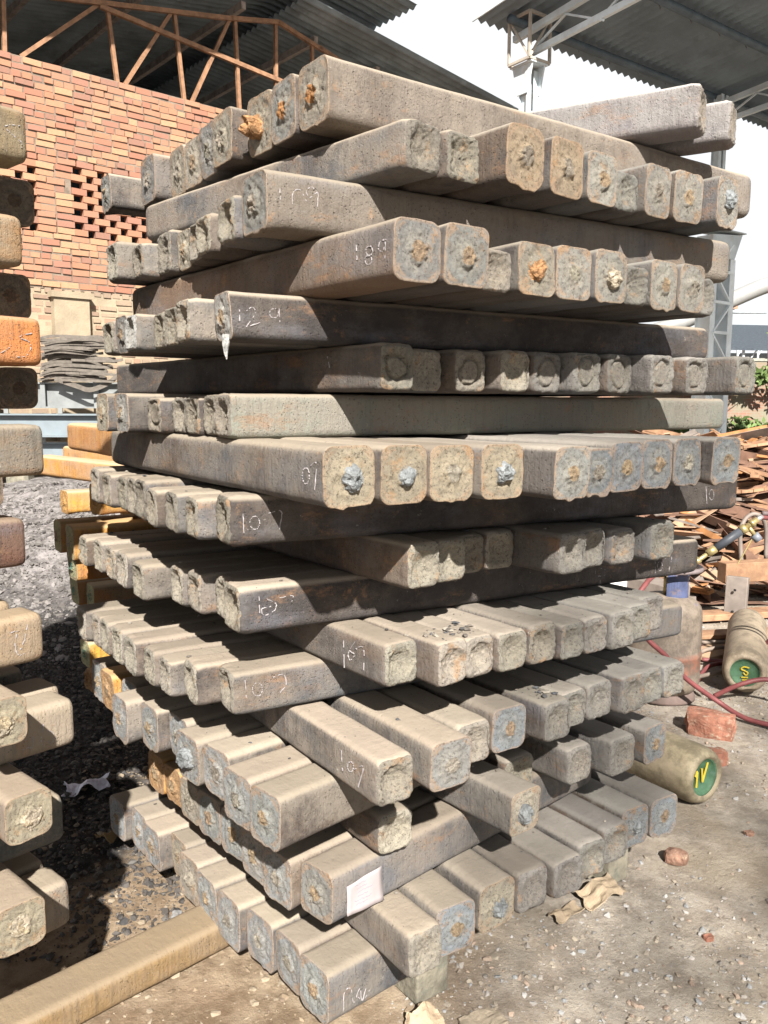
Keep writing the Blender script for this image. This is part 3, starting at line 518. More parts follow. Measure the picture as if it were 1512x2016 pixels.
for r, row in ROWS.items():
    A = r[0] == 'A'; num = int(r[1:])
    for k, b in enumerate(row['b']):
        X, Y, yaw, w, h, L = b
        seed += 1
        if (r, k) == ('B8', 1): continue
        rs = random.Random(seed)
        if L is None:
            L = (rs.uniform(1.42, 1.6) if A else rs.uniform(1.3, 1.48))
            yaw = yaw + rs.uniform(-.004, .004)
        e = ENDS[r][k] if k < len(ENDS[r]) else 'c'
        # brown dust greyed to the right: cool shade put into its colour
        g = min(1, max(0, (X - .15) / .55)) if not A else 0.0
        dust = jit(tuple(a * (1 - g) + c * g for a, c in zip(TAN, SHADE_DUST)), .08)
        tint = jit(BROWN if rs.random() < .6 else GREY); patch = jit((.06, .052, .05) if rs.random() < .6 else (.085, .09, .098))
        damt = rs.uniform(.1, .6)
        if num >= 6: damt = min(1, damt + .15)
        if e in 'xs':
            et = jit((0.33, 0.30, 0.245) if rs.random() < .6 else (0.27, 0.27, 0.26), .15)
            ct = jit((0.33, 0.24, 0.15) if rs.random() < .6 else (0.30, 0.27, 0.22), .2)
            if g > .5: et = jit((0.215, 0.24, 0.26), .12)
            if r in ('A8', 'A9', 'A10') and rs.random() < .6: et = jit((0.26, 0.275, 0.28), .1)
            if (r, k) in (('B9', 1), ('B9', 8), ('B7', 3)): et = (0.22, 0.25, 0.275)
            if r in ('B1', 'B2') and k > 3: et = jit((.30, .29, .26), .1)
            if (r, k) in (('A1', 0), ('A1', 1)): ct = (0.42, 0.19, 0.06)
            if r == 'B4' and k < 4: et = (0.38, 0.325, 0.235)
            if r == 'B1' and k in (2, 3): et = (0.34, 0.26, 0.175); ct = (.25, .22, .18)
        else:
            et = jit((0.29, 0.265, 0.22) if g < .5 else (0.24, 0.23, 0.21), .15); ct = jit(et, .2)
            if e == 'k': ct = (0.17, 0.14, 0.13)
        if (r in ('A6',) and k >= 9) or (r == 'A8' and k in (8, 10)) or (r == 'A9' and k >= 6):
            tint, patch, dust = jit(OCHRE), jit(RUST), jit((.42, .27, .13)); et = (.33, .30, .16) if r == 'A6' else (.38, .22, .10)
        if r == 'A4' and k == 0: tint, patch, damt = (.17, .18, .155), (.20, .205, .17), .6
        if k == 0 and r in ('A8', 'A9', 'A10'): L = {'A8': 1.20, 'A9': 1.16, 'A10': .50}[r]
        elif r in ('A8', 'A9', 'A10'): L = rs.uniform(1.0, 1.15)
        if r == 'B4' and k == 1: L = 1.5
        if num <= 5: f_ = rs.uniform(.68, .95); et = tuple(v * f_ for v in et)
        v_ = rs.uniform(.72, 1.08); dust = tuple(c * v_ for c in dust)
        if A and num in (1, 2, 3, 5, 6) and k == 0: damt = .08; tint = (.062, .052, .047); patch = (.04, .036, .036)
        if (r, k) in (('A2', 0), ('A1', 0)): damt = .42; tint = (.12, .10, .085); patch = (.15, .125, .10)
        if (r, k) == ('B2', 0): damt = .2; tint = (.10, .08, .065); patch = (.15, .10, .07)
        if r == 'A3' and k in (0, 4): et = (.36, .36, .35)
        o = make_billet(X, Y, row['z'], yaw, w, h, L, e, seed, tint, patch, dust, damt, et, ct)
        BIL[r, k] = o
        look = {'x': 'flat-cut', 's': 'torn-core', 'c': 'hollow-ended', 'k': 'core-plate'}[e]
        if A: lab = f"{look} billet, {ORD[k]} from the corner in {ORD[num-1]} left-facing row from top"
        else: lab = f"{look} billet, {ORD[k]} from the corner in {ORD[num-1]} right-facing row from top"
        tag(o, lab, 'steel billet', 'steel billets cross-stacked in the tall main stack')
        if e == 's':
            rust = (r, k) in (('A1', 2), ('B2', 3))
            stub(o, w, h, seed, M['stub_rust'] if rust else M['stub_tan'] if r[:2] == 'B2' else M['stub_grey'], .045 if (r, k) == ('A1', 2) else rs.uniform(.016, .026), .022 if rust else rs.uniform(.017, .024))
        elif e == 'x' and rs.random() < .6:
            stub(o, w, h, seed, M['stub_rust'] if ct[0] > .4 or rs.random() < .25 else M['stub_tan'], .0035, rs.uniform(.014, .019))
for key, st in CHALK.items():
    r, k = key.split('_')
    o = BIL[r, int(k)]
    for part in ([q for q in st if q[0][0] < .8], [q for q in st if q[0][0] >= .8]):
        if part: chalk(o, part, ROWS[r]['b'][int(k)][3], 1 if r[0] == 'A' else -1, len(key) * 7 + int(r[1:]), .0017)
# drip of slag hanging from the white end in the third left-facing row
mb = MB(); mb.tube([(.03, -.004, .012), (.03, -.006, -.012), (.031, -.006, -.03), (.030, -.004, -.043)], .009, 7, True, [1.1, .9, .5, .15])
mb.build('slag_drip', simple('pale_slag', (.26, .26, .255), .85, var=.5, scale=60, bump=.9), BIL['A3', 0])

# pair of bars on top, orange bars behind, stubby rusty bars
for i, (x, y, yw, L, w) in enumerate(((.915, 2.53, rad(-62), 1.25, .125), (1.048, 2.64, rad(-60.5), 1.15, .118))):
    seed += 1
    o = make_billet(x, y, ROWS['A1']['z'] + ROWS['A1']['t'] + .001, yw, w, w, L, 'c', seed, (.15, .14, .135), (.17, .15, .15), (.34, .32, .30), .45, (.25, .22, .19), (.1, .09, .08))
    tag(o, ['long grey billet lying askew on the very top of the stack', 'shorter pale billet behind the askew billet at the stack top'][i], 'steel billet', 'loose billets on top of the stack')
zb5 = ROWS['B5']['z']
B5yaw = ROWS['B5']['b'][0][2]
for i, (x, y, L) in enumerate(((-2.30, 5.06, 1.9), (-2.52, 6.20, 2.2))):
    pass
def end_at_far(P, yaw, L):
    return P[0] - math.sin(yaw) * L, P[1] - math.cos(yaw) * L
for i, (P, L, yw) in enumerate((((-2.10, 5.14), 2.0, rad(-45)), ((-2.36, 6.27), 2.1, rad(-45)))):
    seed += 1
    x, y = end_at_far(P, yw, L)
    o = make_billet(x, y, zb5 + .003, yw, .118, .118, L, 'c', seed, (.50, .24, .05), (.42, .21, .07), (.50, .33, .20), .35, (.4, .2, .08), (.3, .15, .06))
    tag(o, ['bright orange bar reaching out left behind the main stack', 'orange bar end just behind and above the bright orange bar'][i], 'steel bar', 'orange bars behind the main stack')
b_ = ROWS['B4']['b'][1]; x_, y_ = b_[0] + math.sin(b_[2]) * 1.52, b_[1] + math.cos(b_[2]) * 1.52; seed += 1
tag(make_billet(x_, y_, ROWS['B4']['z'], b_[2], .115, .118, 1.0, 'c', seed, (.50, .25, .06), (.40, .18, .06), (.50, .33, .20), .35, (.4, .2, .08), (.3, .15, .06)),
    'orange end above the bright orange bar, under the fourth left-facing row', 'steel bar', 'orange bars behind the main stack')
exl = ['short ochre bar hanging under the end of the bright orange bar', 'rough rusty orange bar end tucked under the fifth left-facing row',
       'smaller rusty bar end beside the rough orange one', 'yellow bar with green painted end, upper left of the main stack side',
       'green-painted bar end below the yellow one', 'thin bar end with green paint under the sixth left-facing row', 'bright orange stub below the sixth left-facing row',
       'narrow yellow-edged bar end under the seventh left-facing row', 'small ochre bar end peeping below the seventh left-facing row']
exz = [zb5 - .114, None, None, None, None, None, None, None, None]
for i, P in enumerate(EXTRA):
    seed += 1
    z = P[2] if exz[i] is None else exz[i]
    yw = rad(53)
    green = i in (3, 4, 5, 7)
    o = make_billet(P[0], P[1], z, yw, .112, .113, (.28 if i in (1, 2) else .9), 'x', seed, jit((.45, .25, .04)) if i not in (4, 5) else (.16, .14, .10), jit((.38, .17, .05)), (.36, .29, .19), .3,
                    (.30, .30, .17) if green else (.46, .24, .06), (.10, .22, .17) if green else (.4, .22, .07))
    tag(o, exl[i], 'steel bar', 'painted and rusty bars behind the main stack')

# supports under the main stack
M['timber'] = simple('dirty_sleeper', (0.17, 0.155, 0.12), .9, 0, .35, 14, .7, 50, ((.10, .12, .10), .6))
def block(name, corner, yaw, la, lb, h, lab, cat, mat):
    """box whose nearest bottom corner is given; la along yaw, lb to its left"""
    mb = MB()
    d = Vector((math.sin(yaw), math.cos(yaw), 0)); lft = Vector((-d.y, d.x, 0))
    rng = random.Random(hash(lab) % 1000 if False else len(lab))
    nA, nB = 5, 5
    c = d * la / 2 + lft * lb / 2
    mb.box((c.x, c.y, h / 2), (1, 1, 1), None)
    V = []; 
    mb = MB(); bm_pts = []
    R = Matrix((Vector((d.y, -d.x, 0)), d, Vector((0, 0, 1)))).transposed()
    mb.box((c.x, c.y, h / 2), (lb, la, h), R)
    o = mb.build(name, mat); o.location = (corner[0], corner[1], 0)
    bv = o.modifiers.new('bevel', 'BEVEL'); bv.width = .006; bv.segments = 2
    return tag(o, lab, cat)
block('support_block', (.095, 2.11), rad(53), .115, .45, .236, 'grey-green wooden block under the lowest front billet end', 'block', M['timber'])
block('support_block', (.78, 2.69), rad(55), .10, .5, .236, 'brown upright block under the right end of the bottom row', 'block', M['timber'])
for i, (a, lab) in enumerate(((.30, 'dirty sleeper beam lying under the front of the stack'), (1.15, 'dirty sleeper beam lying under the back of the stack'))):
    X, Y, yaw = ROWS['A10']['b'][0][:3]
    d = Vector((math.sin(yaw), math.cos(yaw), 0))
    p = Vector((X, Y, 0)) + d * a
    block('sleeper_beam', (p.x + .03, p.y), yaw, .14, 1.3, .087, lab, 'beam', M['timber'])
# long bar on the ground
seed += 1
yw = rad(46)
o = make_billet(-1.62, 1.345, .0, yw, .15, .093, 1.75, 'c', seed, (.20, .13, .06), (.22, .15, .08), (.205, .155, .10), .3, (.3, .2, .1), (.3, .2, .1))
tag(o, 'long yellow-brown bar lying on the ground and running under the stack', 'steel bar')

# paper sheet stuck on the front bar of the ninth left-facing row
pb = BIL['A9', 0]; pw = ROWS['A9']['b'][0][3]
mb = MB(); nx_, ny_ = 8, 8; V = []; F = []
q = [Vector((a, b)) for a, b in PAPER]
for j in range(ny_ + 1):
    for i in range(nx_ + 1):
        u, v = i / nx_, j / ny_
        p = (q[0] * (1 - u) + q[3] * u) * (1 - v) + (q[1] * (1 - u) + q[2] * u) * v
        V.append((pw / 2 + .0035 + .0012 * math.sin(u * 9 + v * 4) + .002 * (v > .9), p.x, p.y))
for j in range(ny_):
    for i in range(nx_):
        a = j * (nx_ + 1) + i; F.append((a, a + 1, a + nx_ + 2, a + nx_ + 1))
po = mesh_obj('paper_sheet', V, F, M['paper'], None, True)
sm = po.modifiers.new('thick', 'SOLIDIFY'); sm.thickness = .0006
po.location = pb.location; po.rotation_euler = pb.rotation_euler
tag(po, 'white paper sheet stuck on the side of a low front billet', 'paper')
mb = MB(); rr = random.Random(4)
for ln, v in enumerate((.15, .27, .39, .52, .64, .76)):
    u0, u1 = rr.uniform(.2, .3), rr.uniform(.5, .85)
    pts = []
    m = 16
    for k in range(m):
        u = u0 + (u1 - u0) * k / (m - 1); vv = v + rr.uniform(-.02, .02)
        p = (q[0] * (1 - u) + q[3] * u) * (1 - vv) + (q[1] * (1 - u) + q[2] * u) * vv
        pts.append((pw / 2 + .0048 + .0012 * math.sin(u * 9 + vv * 4), p.x, p.y))
    mb.tube(pts, .0004, 4)
mb.build('handwriting', M['ink'], po)

# ------------------------------------------------------------------ left stack
LYA, LYB = rad(42), rad(-48)
dA = Vector((math.sin(LYA), math.cos(LYA), 0)); rA = Vector((dA.y, -dA.x, 0))
LW = .125
ltint = {'L1': ((.17, .125, .07), (.22, .18, .115)), 'L2': ((.26, .15, .07), (.22, .18, .13)), 'L3': ((.46, .17, .05), (.38, .16, .06)), 'L4': ((.15, .14, .12), (.20, .14, .09)),
         'L5': ((.10, .05, .035), (.13, .08, .06)), 'L6': ((.27, .19, .11), (.22, .17, .12)), 'L7': ((.27, .22, .16), (.24, .19, .15)), 'L8': ((.05, .06, .06), (.09, .09, .085)), 'L9': ((.20, .16, .12), (.15, .13, .11))}
llab = {'L1': 'tan chalk-marked bar, topmost of the stack at the left edge', 'L2': 'mottled brown bar second from top of the left edge stack', 'L3': 'bright rust-orange bar chalked with an S at the left edge',
        'L4': 'flaky grey-brown bar level with the pale steel beams at left', 'L5': 'dark reddish bar with a slanting light patch at the left edge', 'L6': 'tan bar with a chalk squiggle above the black ash, left edge',
        'L7': 'pale bar chalked 16 sticking out of the left edge stack', 'L8': 'dark grey bar behind a big pale bar end at the left edge', 'L9': 'lowest chipped bar behind the lowest left edge bar end'}
def left_a(key, P, L, lab, off=0.0, dz=0.0, back=0.0):
    global seed
    seed += 1
    c = Vector((P[0], P[1], 0)) - rA * (LW / 2 + off) - dA * back
    n = c - dA * L
    t, p2 = ltint[key]
    o = make_billet(n.x, n.y, P[2] + dz, LYA, LW, LW, L, 'x', seed, t, p2, tuple(.45 * a_ + .55 * b_ for a_, b_ in zip(t, (.25, .20, .145))) if key in ('L1', 'L2', 'L3', 'L4', 'L5', 'L6') else (.27, .225, .17), .12 if key in ('L1', 'L2', 'L3', 'L4', 'L5') else .35, (.3, .25, .2), (.3, .2, .1))
    tag(o, lab, 'steel billet', 'billets of the stack at the left edge')
    return o
for key, P in LEFT.items():
    o = left_a(key, P, 1.3, llab[key])
    if key in LCHALK:
        st = [[(a + 1.3, b) for a, b in s] for s in LCHALK[key]]
        chalk(o, st, LW, 1, 9, .0017)
left_a('L6', LEFT['L6'], 1.25, 'grey bar directly behind the tan chalk-squiggle bar, left edge', .135, .012, .02)
left_a('L7', LEFT['L7'], 1.25, 'pale bar directly behind the bar chalked 16', .135, 0, -.03)
left_a('L8', LEFT['L7'], 1.25, 'dark bar third back in the chalked 16 row', .29, 0.02, .0)
left_a('L9', LEFT['L9'], 1.25, 'short end behind the lowest left edge bar', .135, .0, .0)
for key in ('L1', 'L3', 'L5', 'L8', 'L9', 'L2', 'L4'):
    left_a(key, LEFT[key], 1.2, f"bar at the back of the {dict(L1='topmost',L2='second',L3='orange',L4='fourth',L5='dark reddish',L8='eighth',L9='lowest')[key]} row of the left edge stack", .27, 0, .1)
lblab = {'B1': 'dark end under the topmost bar of the left edge stack', 'B2': 'black end under the mottled brown bar at the left edge', 'B3': 'black end in the shade below the rust-orange bar',
         'B5': 'pale end touching the picture edge above the dark reddish bar', 'B7': 'big pale round-cornered end in front of the bar chalked 16', 'B8': 'big yellowish cut end in front of the dark grey bar, left', 'B9': 'lowest big cut end at the left picture edge'}
rB = Vector((math.cos(LYB), -math.sin(LYB), 0))
for key, P in LB.items():
    seed += 1
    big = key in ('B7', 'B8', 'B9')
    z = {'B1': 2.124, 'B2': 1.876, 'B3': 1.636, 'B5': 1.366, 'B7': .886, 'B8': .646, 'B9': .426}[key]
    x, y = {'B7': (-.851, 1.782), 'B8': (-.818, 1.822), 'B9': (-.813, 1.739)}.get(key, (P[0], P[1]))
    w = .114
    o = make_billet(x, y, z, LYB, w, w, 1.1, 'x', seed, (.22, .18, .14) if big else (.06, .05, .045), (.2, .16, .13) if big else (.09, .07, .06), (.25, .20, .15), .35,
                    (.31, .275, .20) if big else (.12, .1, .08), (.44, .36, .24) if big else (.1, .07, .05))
    tag(o, lblab[key], 'steel billet', 'billets of the stack at the left edge')
    if big: stub(o, w, w, seed, M['stub_tan'], .010, .022)
    for j in (1, 2):
        seed += 1
        xx, yy = x - rB.x * .14 * j, y - rB.y * .14 * j
        o2 = make_billet(xx, yy, z, LYB, w, w, 1.1, 'x', seed, (.2, .17, .13), (.1, .08, .07), (.28, .23, .17), .35, (.35, .3, .22), (.4, .3, .2), fine=False)
        tag(o2, f"{['next','outer'][j-1]} billet left of the {dict(B1='topmost',B2='second',B3='third',B5='fourth',B7='fifth',B8='sixth',B9='lowest')[key]} shown end in the left edge stack", 'steel billet', 'billets of the stack at the left edge')
# pipe stub poking out between the low rows of the left stack
mb = MB()
mb.tube([(-1.55, 1.72, .50), (-1.03, 2.30, .50)], .030, 20)
mb.tube([(-1.035, 2.294, .50), (-1.02, 2.311, .50)], .033, 20)
tag(mb.build('black_pipe', simple('black_pipe', (.022, .024, .03), .45), None, True), 'black round pipe end between the low rows of the left stack', 'pipe')

# ------------------------------------------------------------------ ground
def sm(a, b, x): t = np.clip((x - a) / (b - a), 0, 1); return t * t * (3 - 2 * t)
def graded(lo, hi, dense_lo, dense_hi, step):
    mid = list(np.arange(dense_lo, dense_hi + 1e-6, step)); g = step; a = []; x = dense_lo
    while x > lo: g *= 1.09; x -= g; a.append(x)
    b = []; g = step; x = dense_hi
    while x < hi: g *= 1.09; x += g; b.append(x)
    return np.array(a[::-1] + mid + b)
def mound_h(x, y):
    # ash heap in front of the brick building, left of the stack
    m = sm(4.2, 8.8, y + .25 * x + .5) * sm(.3, -2.2, x + (y - 5) * .05)
    return m * .80
def ground_h(x, y):
    P = np.stack([x, y, x * 0], 1)
    near = np.exp(-(np.maximum(0, np.hypot(x, y) - 5) / 5) ** 2)
    h = vnoise(P, .8, 1) * .012 + (vnoise(P, 3.1, 2) * .008 + vnoise(P, 8, 3) * .005 + vnoise(P, 21, 4) * .003) * near
    dark = sm(-.35, -1.0, x) * sm(2.3, 3.0, y)
    h = h + dark * (vnoise(P, 9, 5) * .012 + vnoise(P, 24, 6) * .010 + np.abs(vnoise(P, 48, 7)) * .006) * near
    mh = mound_h(x, y)
    h = h + mh + (mh > .01) * (vnoise(P, 2.3, 8) * .05 + vnoise(P, 7, 9) * .02 + vnoise(P, 18, 19) * .009) * np.clip(mh * 4, 0, 1)
    r_ = sm(2.2, 3.2, x) * sm(6.5, 8.5, y)
    h = h + r_ * vnoise(P, 1.7, 12) * .03
    return h - .012
xs = graded(-160, 160, -2.6, 3.2, .022); ys = graded(-12, 300, 1.4, 5.6, .022)
gx, gy = np.meshgrid(xs, ys)
gz = ground_h(gx.ravel(), gy.ravel())
V = np.stack([gx.ravel(), gy.ravel(), gz], 1)
nx_, ny_ = len(xs), len(ys)
ii, jj = np.meshgrid(np.arange(nx_ - 1), np.arange(ny_ - 1)); a = (jj * nx_ + ii).ravel()
F = np.stack([a, a + 1, a + nx_ + 1, a + nx_], 1)
def ground_mat():
    t = NT('yard_dirt', .95, 0, .15); co = t.co('Object', False)
    s = t.n('ShaderNodeSeparateXYZ'); t.l(co, s.inputs[0]); x, y = s.outputs['X'], s.outputs['Y']
    wob = t.math('MULTIPLY', t.math('SUBTRACT', t.noise(co, 1.6, 6, .65), .5), 1.1)
    xx = t.math('ADD', x, wob)
    tan = t.mix(t.step(t.noise(co, 8, 9, .8), .40, .60), (.20, .145, .095), (.34, .265, .185))
    tan = t.mix(t.step(t.noise(co, 1.3, 5), .45, .65, 0, .6), tan, (.16, .10, .062))
    gry = t.mix(t.step(t.noise(co, 6, 9, .8), .38, .62), (.23, .195, .16), (.39, .345, .29))
    gry = t.mix(t.step(t.noise(co, 60, 8, .8), .54, .66, 0, .8), gry, (.27, .26, .25))
    gry = t.mix(t.step(t.noise(co, 1.1, 4), .5, .66, 0, .5), gry, (.30, .245, .175))
    c = t.mix(t.step(xx, -.1, .5), tan, gry)
    blk = t.mix(t.step(t.noise(co, 18, 6, .75), .4, .7), (.022, .021, .021), (.075, .070, .066))
    bm = t.math('MULTIPLY', t.step(xx, -.85, -1.15), t.step(y, 2.45, 2.8))
    c = t.mix(bm, c, blk)
    ash = t.mix(t.step(t.noise(co, 9, 6, .8), .38, .64), (.105, .097, .094), (.27, .25, .245))
    am = t.math('MULTIPLY', t.step(t.math('ADD', y, t.math('MULTIPLY', wob, 1.2)), 5.2, 6.6), t.step(x, -.4, -1.0))
    c = t.mix(am, c, ash)
    nm = t.bump(t.noise(co, 40, 9, .8), .8, .02)
    return t.out(c, nm)
g = mesh_obj('ground', V, F, ground_mat(), None, True); tag(g, kind='structure')

# loose gravel, slag chunks: scattered real stones
ICO = [(0, 0, 1), (.89, 0, .45), (.28, .85, .45), (-.72, .53, .45), (-.72, -.53, .45), (.28, -.85, .45), (.72, .53, -.45), (-.28, .85, -.45), (-.89, 0, -.45), (-.28, -.85, -.45), (.72, -.53, -.45), (0, 0, -1)]
ICF = [(0, 1, 2), (0, 2, 3), (0, 3, 4), (0, 4, 5), (0, 5, 1), (1, 6, 2), (2, 7, 3), (3, 8, 4), (4, 9, 5), (5, 10, 1), (6, 7, 2), (7, 8, 3), (8, 9, 4), (9, 10, 5), (10, 6, 1), (11, 7, 6), (11, 8, 7), (11, 9, 8), (11, 10, 9), (11, 6, 10)]
def stones(name, N, region, size, mat, seed_, flat=.6, clump=None, kind='stuff'):
    rng = np.random.RandomState(seed_)
    XY = region(rng, N); N = len(XY)
    S = size(rng, N)
    base = np.array(ICO); B = len(base)
    V = base[None] * (1 + rng.uniform(-.5, .35, (N, B, 1)))
    V = V * np.stack([rng.uniform(.7, 1.3, N), rng.uniform(.7, 1.3, N), rng.uniform(flat * .6, flat * 1.3, N)], 1)[:, None, :]
    # random tilt and spin
    ax = rng.normal(size=(N, 3)) * np.array([.35, .35, 3]); an = np.linalg.norm(ax, axis=1, keepdims=True); k = ax / an; an = an[:, :, None]
    kk = k[:, None, :]
    V = V * np.cos(an) + np.cross(np.broadcast_to(kk, V.shape), V) * np.sin(an) + kk * (V * kk).sum(2, keepdims=True) * (1 - np.cos(an))
    V = V * S[:, None, None]
    gz = ground_h(XY[:, 0], XY[:, 1])
    V = V + np.stack([XY[:, 0], XY[:, 1], gz + S * flat * .25], 1)[:, None, :]
    F = (np.array(ICF)[None] + (np.arange(N) * B)[:, None, None]).reshape(-1, 3)
    return tag(mesh_obj(name, V.reshape(-1, 3), F, mat), kind=kind)
def island_mat(name, cols, rough=.85, bump=.4, bs=120):
    t = NT(name, rough, 0, .25); co = t.co('Object', False)
    g = t.n('ShaderNodeNewGeometry'); r = t.n('ShaderNodeValToRGB'); r.color_ramp.interpolation = 'CONSTANT'
    t.l(g.outputs['Random Per Island'], r.inputs[0])
    e = r.color_ramp.elements
    e[0].position = 0; e[0].color = cols[0] + (1,); e[1].position = 1 / len(cols); e[1].color = cols[1] + (1,)
    for i in range(2, len(cols)):
        q = e.new(i / len(cols)); q.color = cols[i] + (1,)
    n = t.noise(co, 30, 5, .7)
    c = t.mix(t.step(n, .3, .7, 0, .55), r.outputs[0], t.mix(.5, r.outputs[0], (.12, .10, .08)))
    return t.out(c, t.bump(t.noise(co, bs, 5, .7), bump, .006))
gravel_m = island_mat('gravel', [(.24, .22, .20), (.30, .28, .26), (.17, .155, .14), (.28, .24, .19), (.22, .225, .23), (.20, .165, .13), (.27, .205, .16), (.33, .32, .31), (.22, .19, .155), (.26, .225, .18)])
slag_m = island_mat('slag', [(.035, .034, .034), (.055, .05, .048), (.028, .028, .03), (.08, .075, .07), (.045, .04, .037)], .7)
ash_m = island_mat('ash_lumps', [(.12, .112, .108), (.16, .15, .145), (.09, .085, .08), (.19, .175, .17), (.065, .06, .06)])
clod_m = island_mat('dirt_clods', [(.22, .165, .11), (.18, .135, .09), (.26, .21, .15), (.15, .11, .08), (.23, .19, .14)])
def reg_right(rng, N):
    y = 1.9 + rng.power(1.0, N) * 6.2; x = rng.uniform(.0, 1.0, N) * (y * .62 + .2) + .02
    P = np.stack([x, y, x * 0], 1)
    return np.stack([x, y], 1)[vnoise(P, 2.2, 31) + rng.uniform(-.6, .6, N) > -.35]
def reg_left_dirt(rng, N):
    y = 1.75 + rng.rand(N) * 2.2; x = rng.uniform(-1.35, .15, N)
    P = np.stack([x, y, x * 0], 1)
    return np.stack([x, y], 1)[vnoise(P, 3.0, 37) + rng.uniform(-.6, .6, N) > -.1]
def reg_slag(rng, N):
    y = 2.3 + rng.power(1.3, N) * 3.3; x = -.62 - rng.rand(N) * (.35 + y * .42)
    return np.stack([x, y], 1)
def reg_ash(rng, N):
    y = rng.uniform(5.0, 9.0, N); x = rng.uniform(-4.6, -.9, N); return np.stack([x, y], 1)
stones('gravel', 34000, reg_right, lambda r, n: .0022 + .010 * r.rand(n) ** 5, gravel_m, 3)
stones('dirt_clods', 5200, reg_left_dirt, lambda r, n: .0025 + .014 * r.rand(n) ** 3.5, clod_m, 5, .45)
stones('slag_chunks', 30000, reg_slag, lambda r, n: .003 + .013 * r.rand(n) ** 4, slag_m, 6, .7)
stones('ash_lumps', 16000, reg_ash, lambda r, n: .006 + .022 * r.rand(n) ** 4, ash_m, 8, .7)
# ------------------------------------------------------------------ brick building behind, left
WA = rad(49)
WP = Vector((-3.972, 10.308, 0)); WU = Vector((math.sin(WA), math.cos(WA), 0)); WN = Vector((WU.y, -WU.x, 0))
def wpt(a, z, off=0.0): return WP + WU * a + WN * off + Vector((0, 0, z))
WR = Matrix((WU, -WN, Vector((0, 0, 1)))).transposed()       # columns: along, into, up
brick_m = island_mat('brick', [(.32, .15, .09), (.36, .185, .11), (.29, .13, .085), (.37, .215, .125), (.28, .135, .095), (.33, .17, .105), (.32, .16, .10), (.24, .125, .09), (.31, .155, .10), (.34, .16, .095)], .9, .5, 60)
pale_m = island_mat('limewashed_brick', [(.28, .21, .15), (.25, .185, .135), (.30, .225, .16), (.24, .165, .12), (.28, .18, .125)], .95, .5, 60)
mortar_m = simple('mortar', (.17, .135, .105), .95, 0, .3, 6, .6, 60)
cream_m = simple('cream_plaster', (.27, .22, .155), .95, 0, .15, 4, .5, 50)
wallroot = empty('brick_building', WP, 0)
wallroot['label'] = 'orange brick gable building with openwork brick vents behind the stacks'; wallroot['category'] = 'building'
rb = random.Random(11)
def holes(a, z):
    z1 = 3.70 <= z <= 4.55
    if not z1: return False
    return (-.75 < a < -.10) or (.27 < a < 1.62 and (z < 4.02 or a < .75 or z > 4.02))
up = MB(); lo = MB()
CH_, BL = .0800, .225
for ci in range(71):
    z = ci * CH_ + .04
    if z > 5.63: break
    perf = 3.70 <= z <= 4.52
    a = -3.2 + (ci % 2) * .1225
    hdr = ci % 5 == 2 and not perf
    while a < 6.2:
        bl = (.122 if (hdr or rb.random() < .16) else BL)
        mid = a + bl / 2
        if perf and ((-.73 < mid < -.12) or (.25 < mid < 1.70)):
            bl = .19; mid = a + bl / 2
            # openwork: bricks with gaps, staggered course to course
            base_ = -.73 if mid < 0 else .25
            k = int((mid - base_) / .28)
            m = base_ + k * .28 + .14 * (ci % 2) + .095
            x0, x1, gap = m - .095, m + .095, True
            end = -.12 if mid < 0 else 1.70
            if x1 <= end + .02:
                up.box((m, rb.uniform(-.004, .004) + .055, z), (.185, .11, .072), Matrix.Rotation(rb.uniform(-.02, .02), 3, 'Z') @ Matrix.Rotation(rb.uniform(-.02, .02), 3, 'Y'))
            a = base_ + (k + 1) * .28 if base_ + (k + 1) * .28 < end else end + .005
            continue
        tgt = lo if z < 3.02 else up
        off = rb.uniform(-.012, .010)
        tgt.box((mid, .055 + off, z + rb.uniform(-.005, .005)), (bl - (rb.uniform(.010, .026) if z > 3 else rb.uniform(.02, .05)), .11, CH_ - (rb.uniform(.010, .024) if z > 3 else rb.uniform(.022, .04))), Matrix.Rotation(rb.uniform(-.03, .03), 3, 'Y') @ Matrix.Rotation(rb.uniform(-.04, .04), 3, 'Z'))
        a += bl
def wall_part(mb, name, mat):
    o = mb.build(name, mat, wallroot); o.rotation_euler = (WR.to_4x4()).to_euler(); return o
wo = wall_part(up, 'upper_brickwork', brick_m)
wl = wall_part(lo, 'lower_brickwork', pale_m)
mo = MB()
for a0, a1, z0, z1, off in ((-3.2, -.73, 3.02, 5.60, .012), (-.12, .25, 3.66, 4.56, .012), (1.70, 6.2, 3.02, 5.60, .012), (-.73, 1.70, 3.02, 3.66, .012), (-.73, 1.70, 4.56, 5.60, .012)):
    mo.box(((a0 + a1) / 2, off + .05, (z0 + z1) / 2), (a1 - a0, .1, z1 - z0))
wall_part(mo, 'mortar', mortar_m)
mo = MB(); mo.box((1.5, .006 + .05, 1.51), (9.4, .1, 3.0)); wall_part(mo, 'lower_mortar', cream_m)
mo = MB()
mo.box((.155, -.03, 1.46), (.43, .16, 2.92)); mo.box((.155, -.045, 2.95), (.50, .19, .07)); wall_part(mo, 'pilaster', cream_m)
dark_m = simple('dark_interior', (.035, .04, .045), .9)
mo = MB(); mo.box((1.5, 3.5, 2.7), (9.4, .1, 5.4)); mo.box((1.5, 1.8, .05), (9.4, 3.4, .1)); wall_part(mo, 'inner_wall', dark_m)
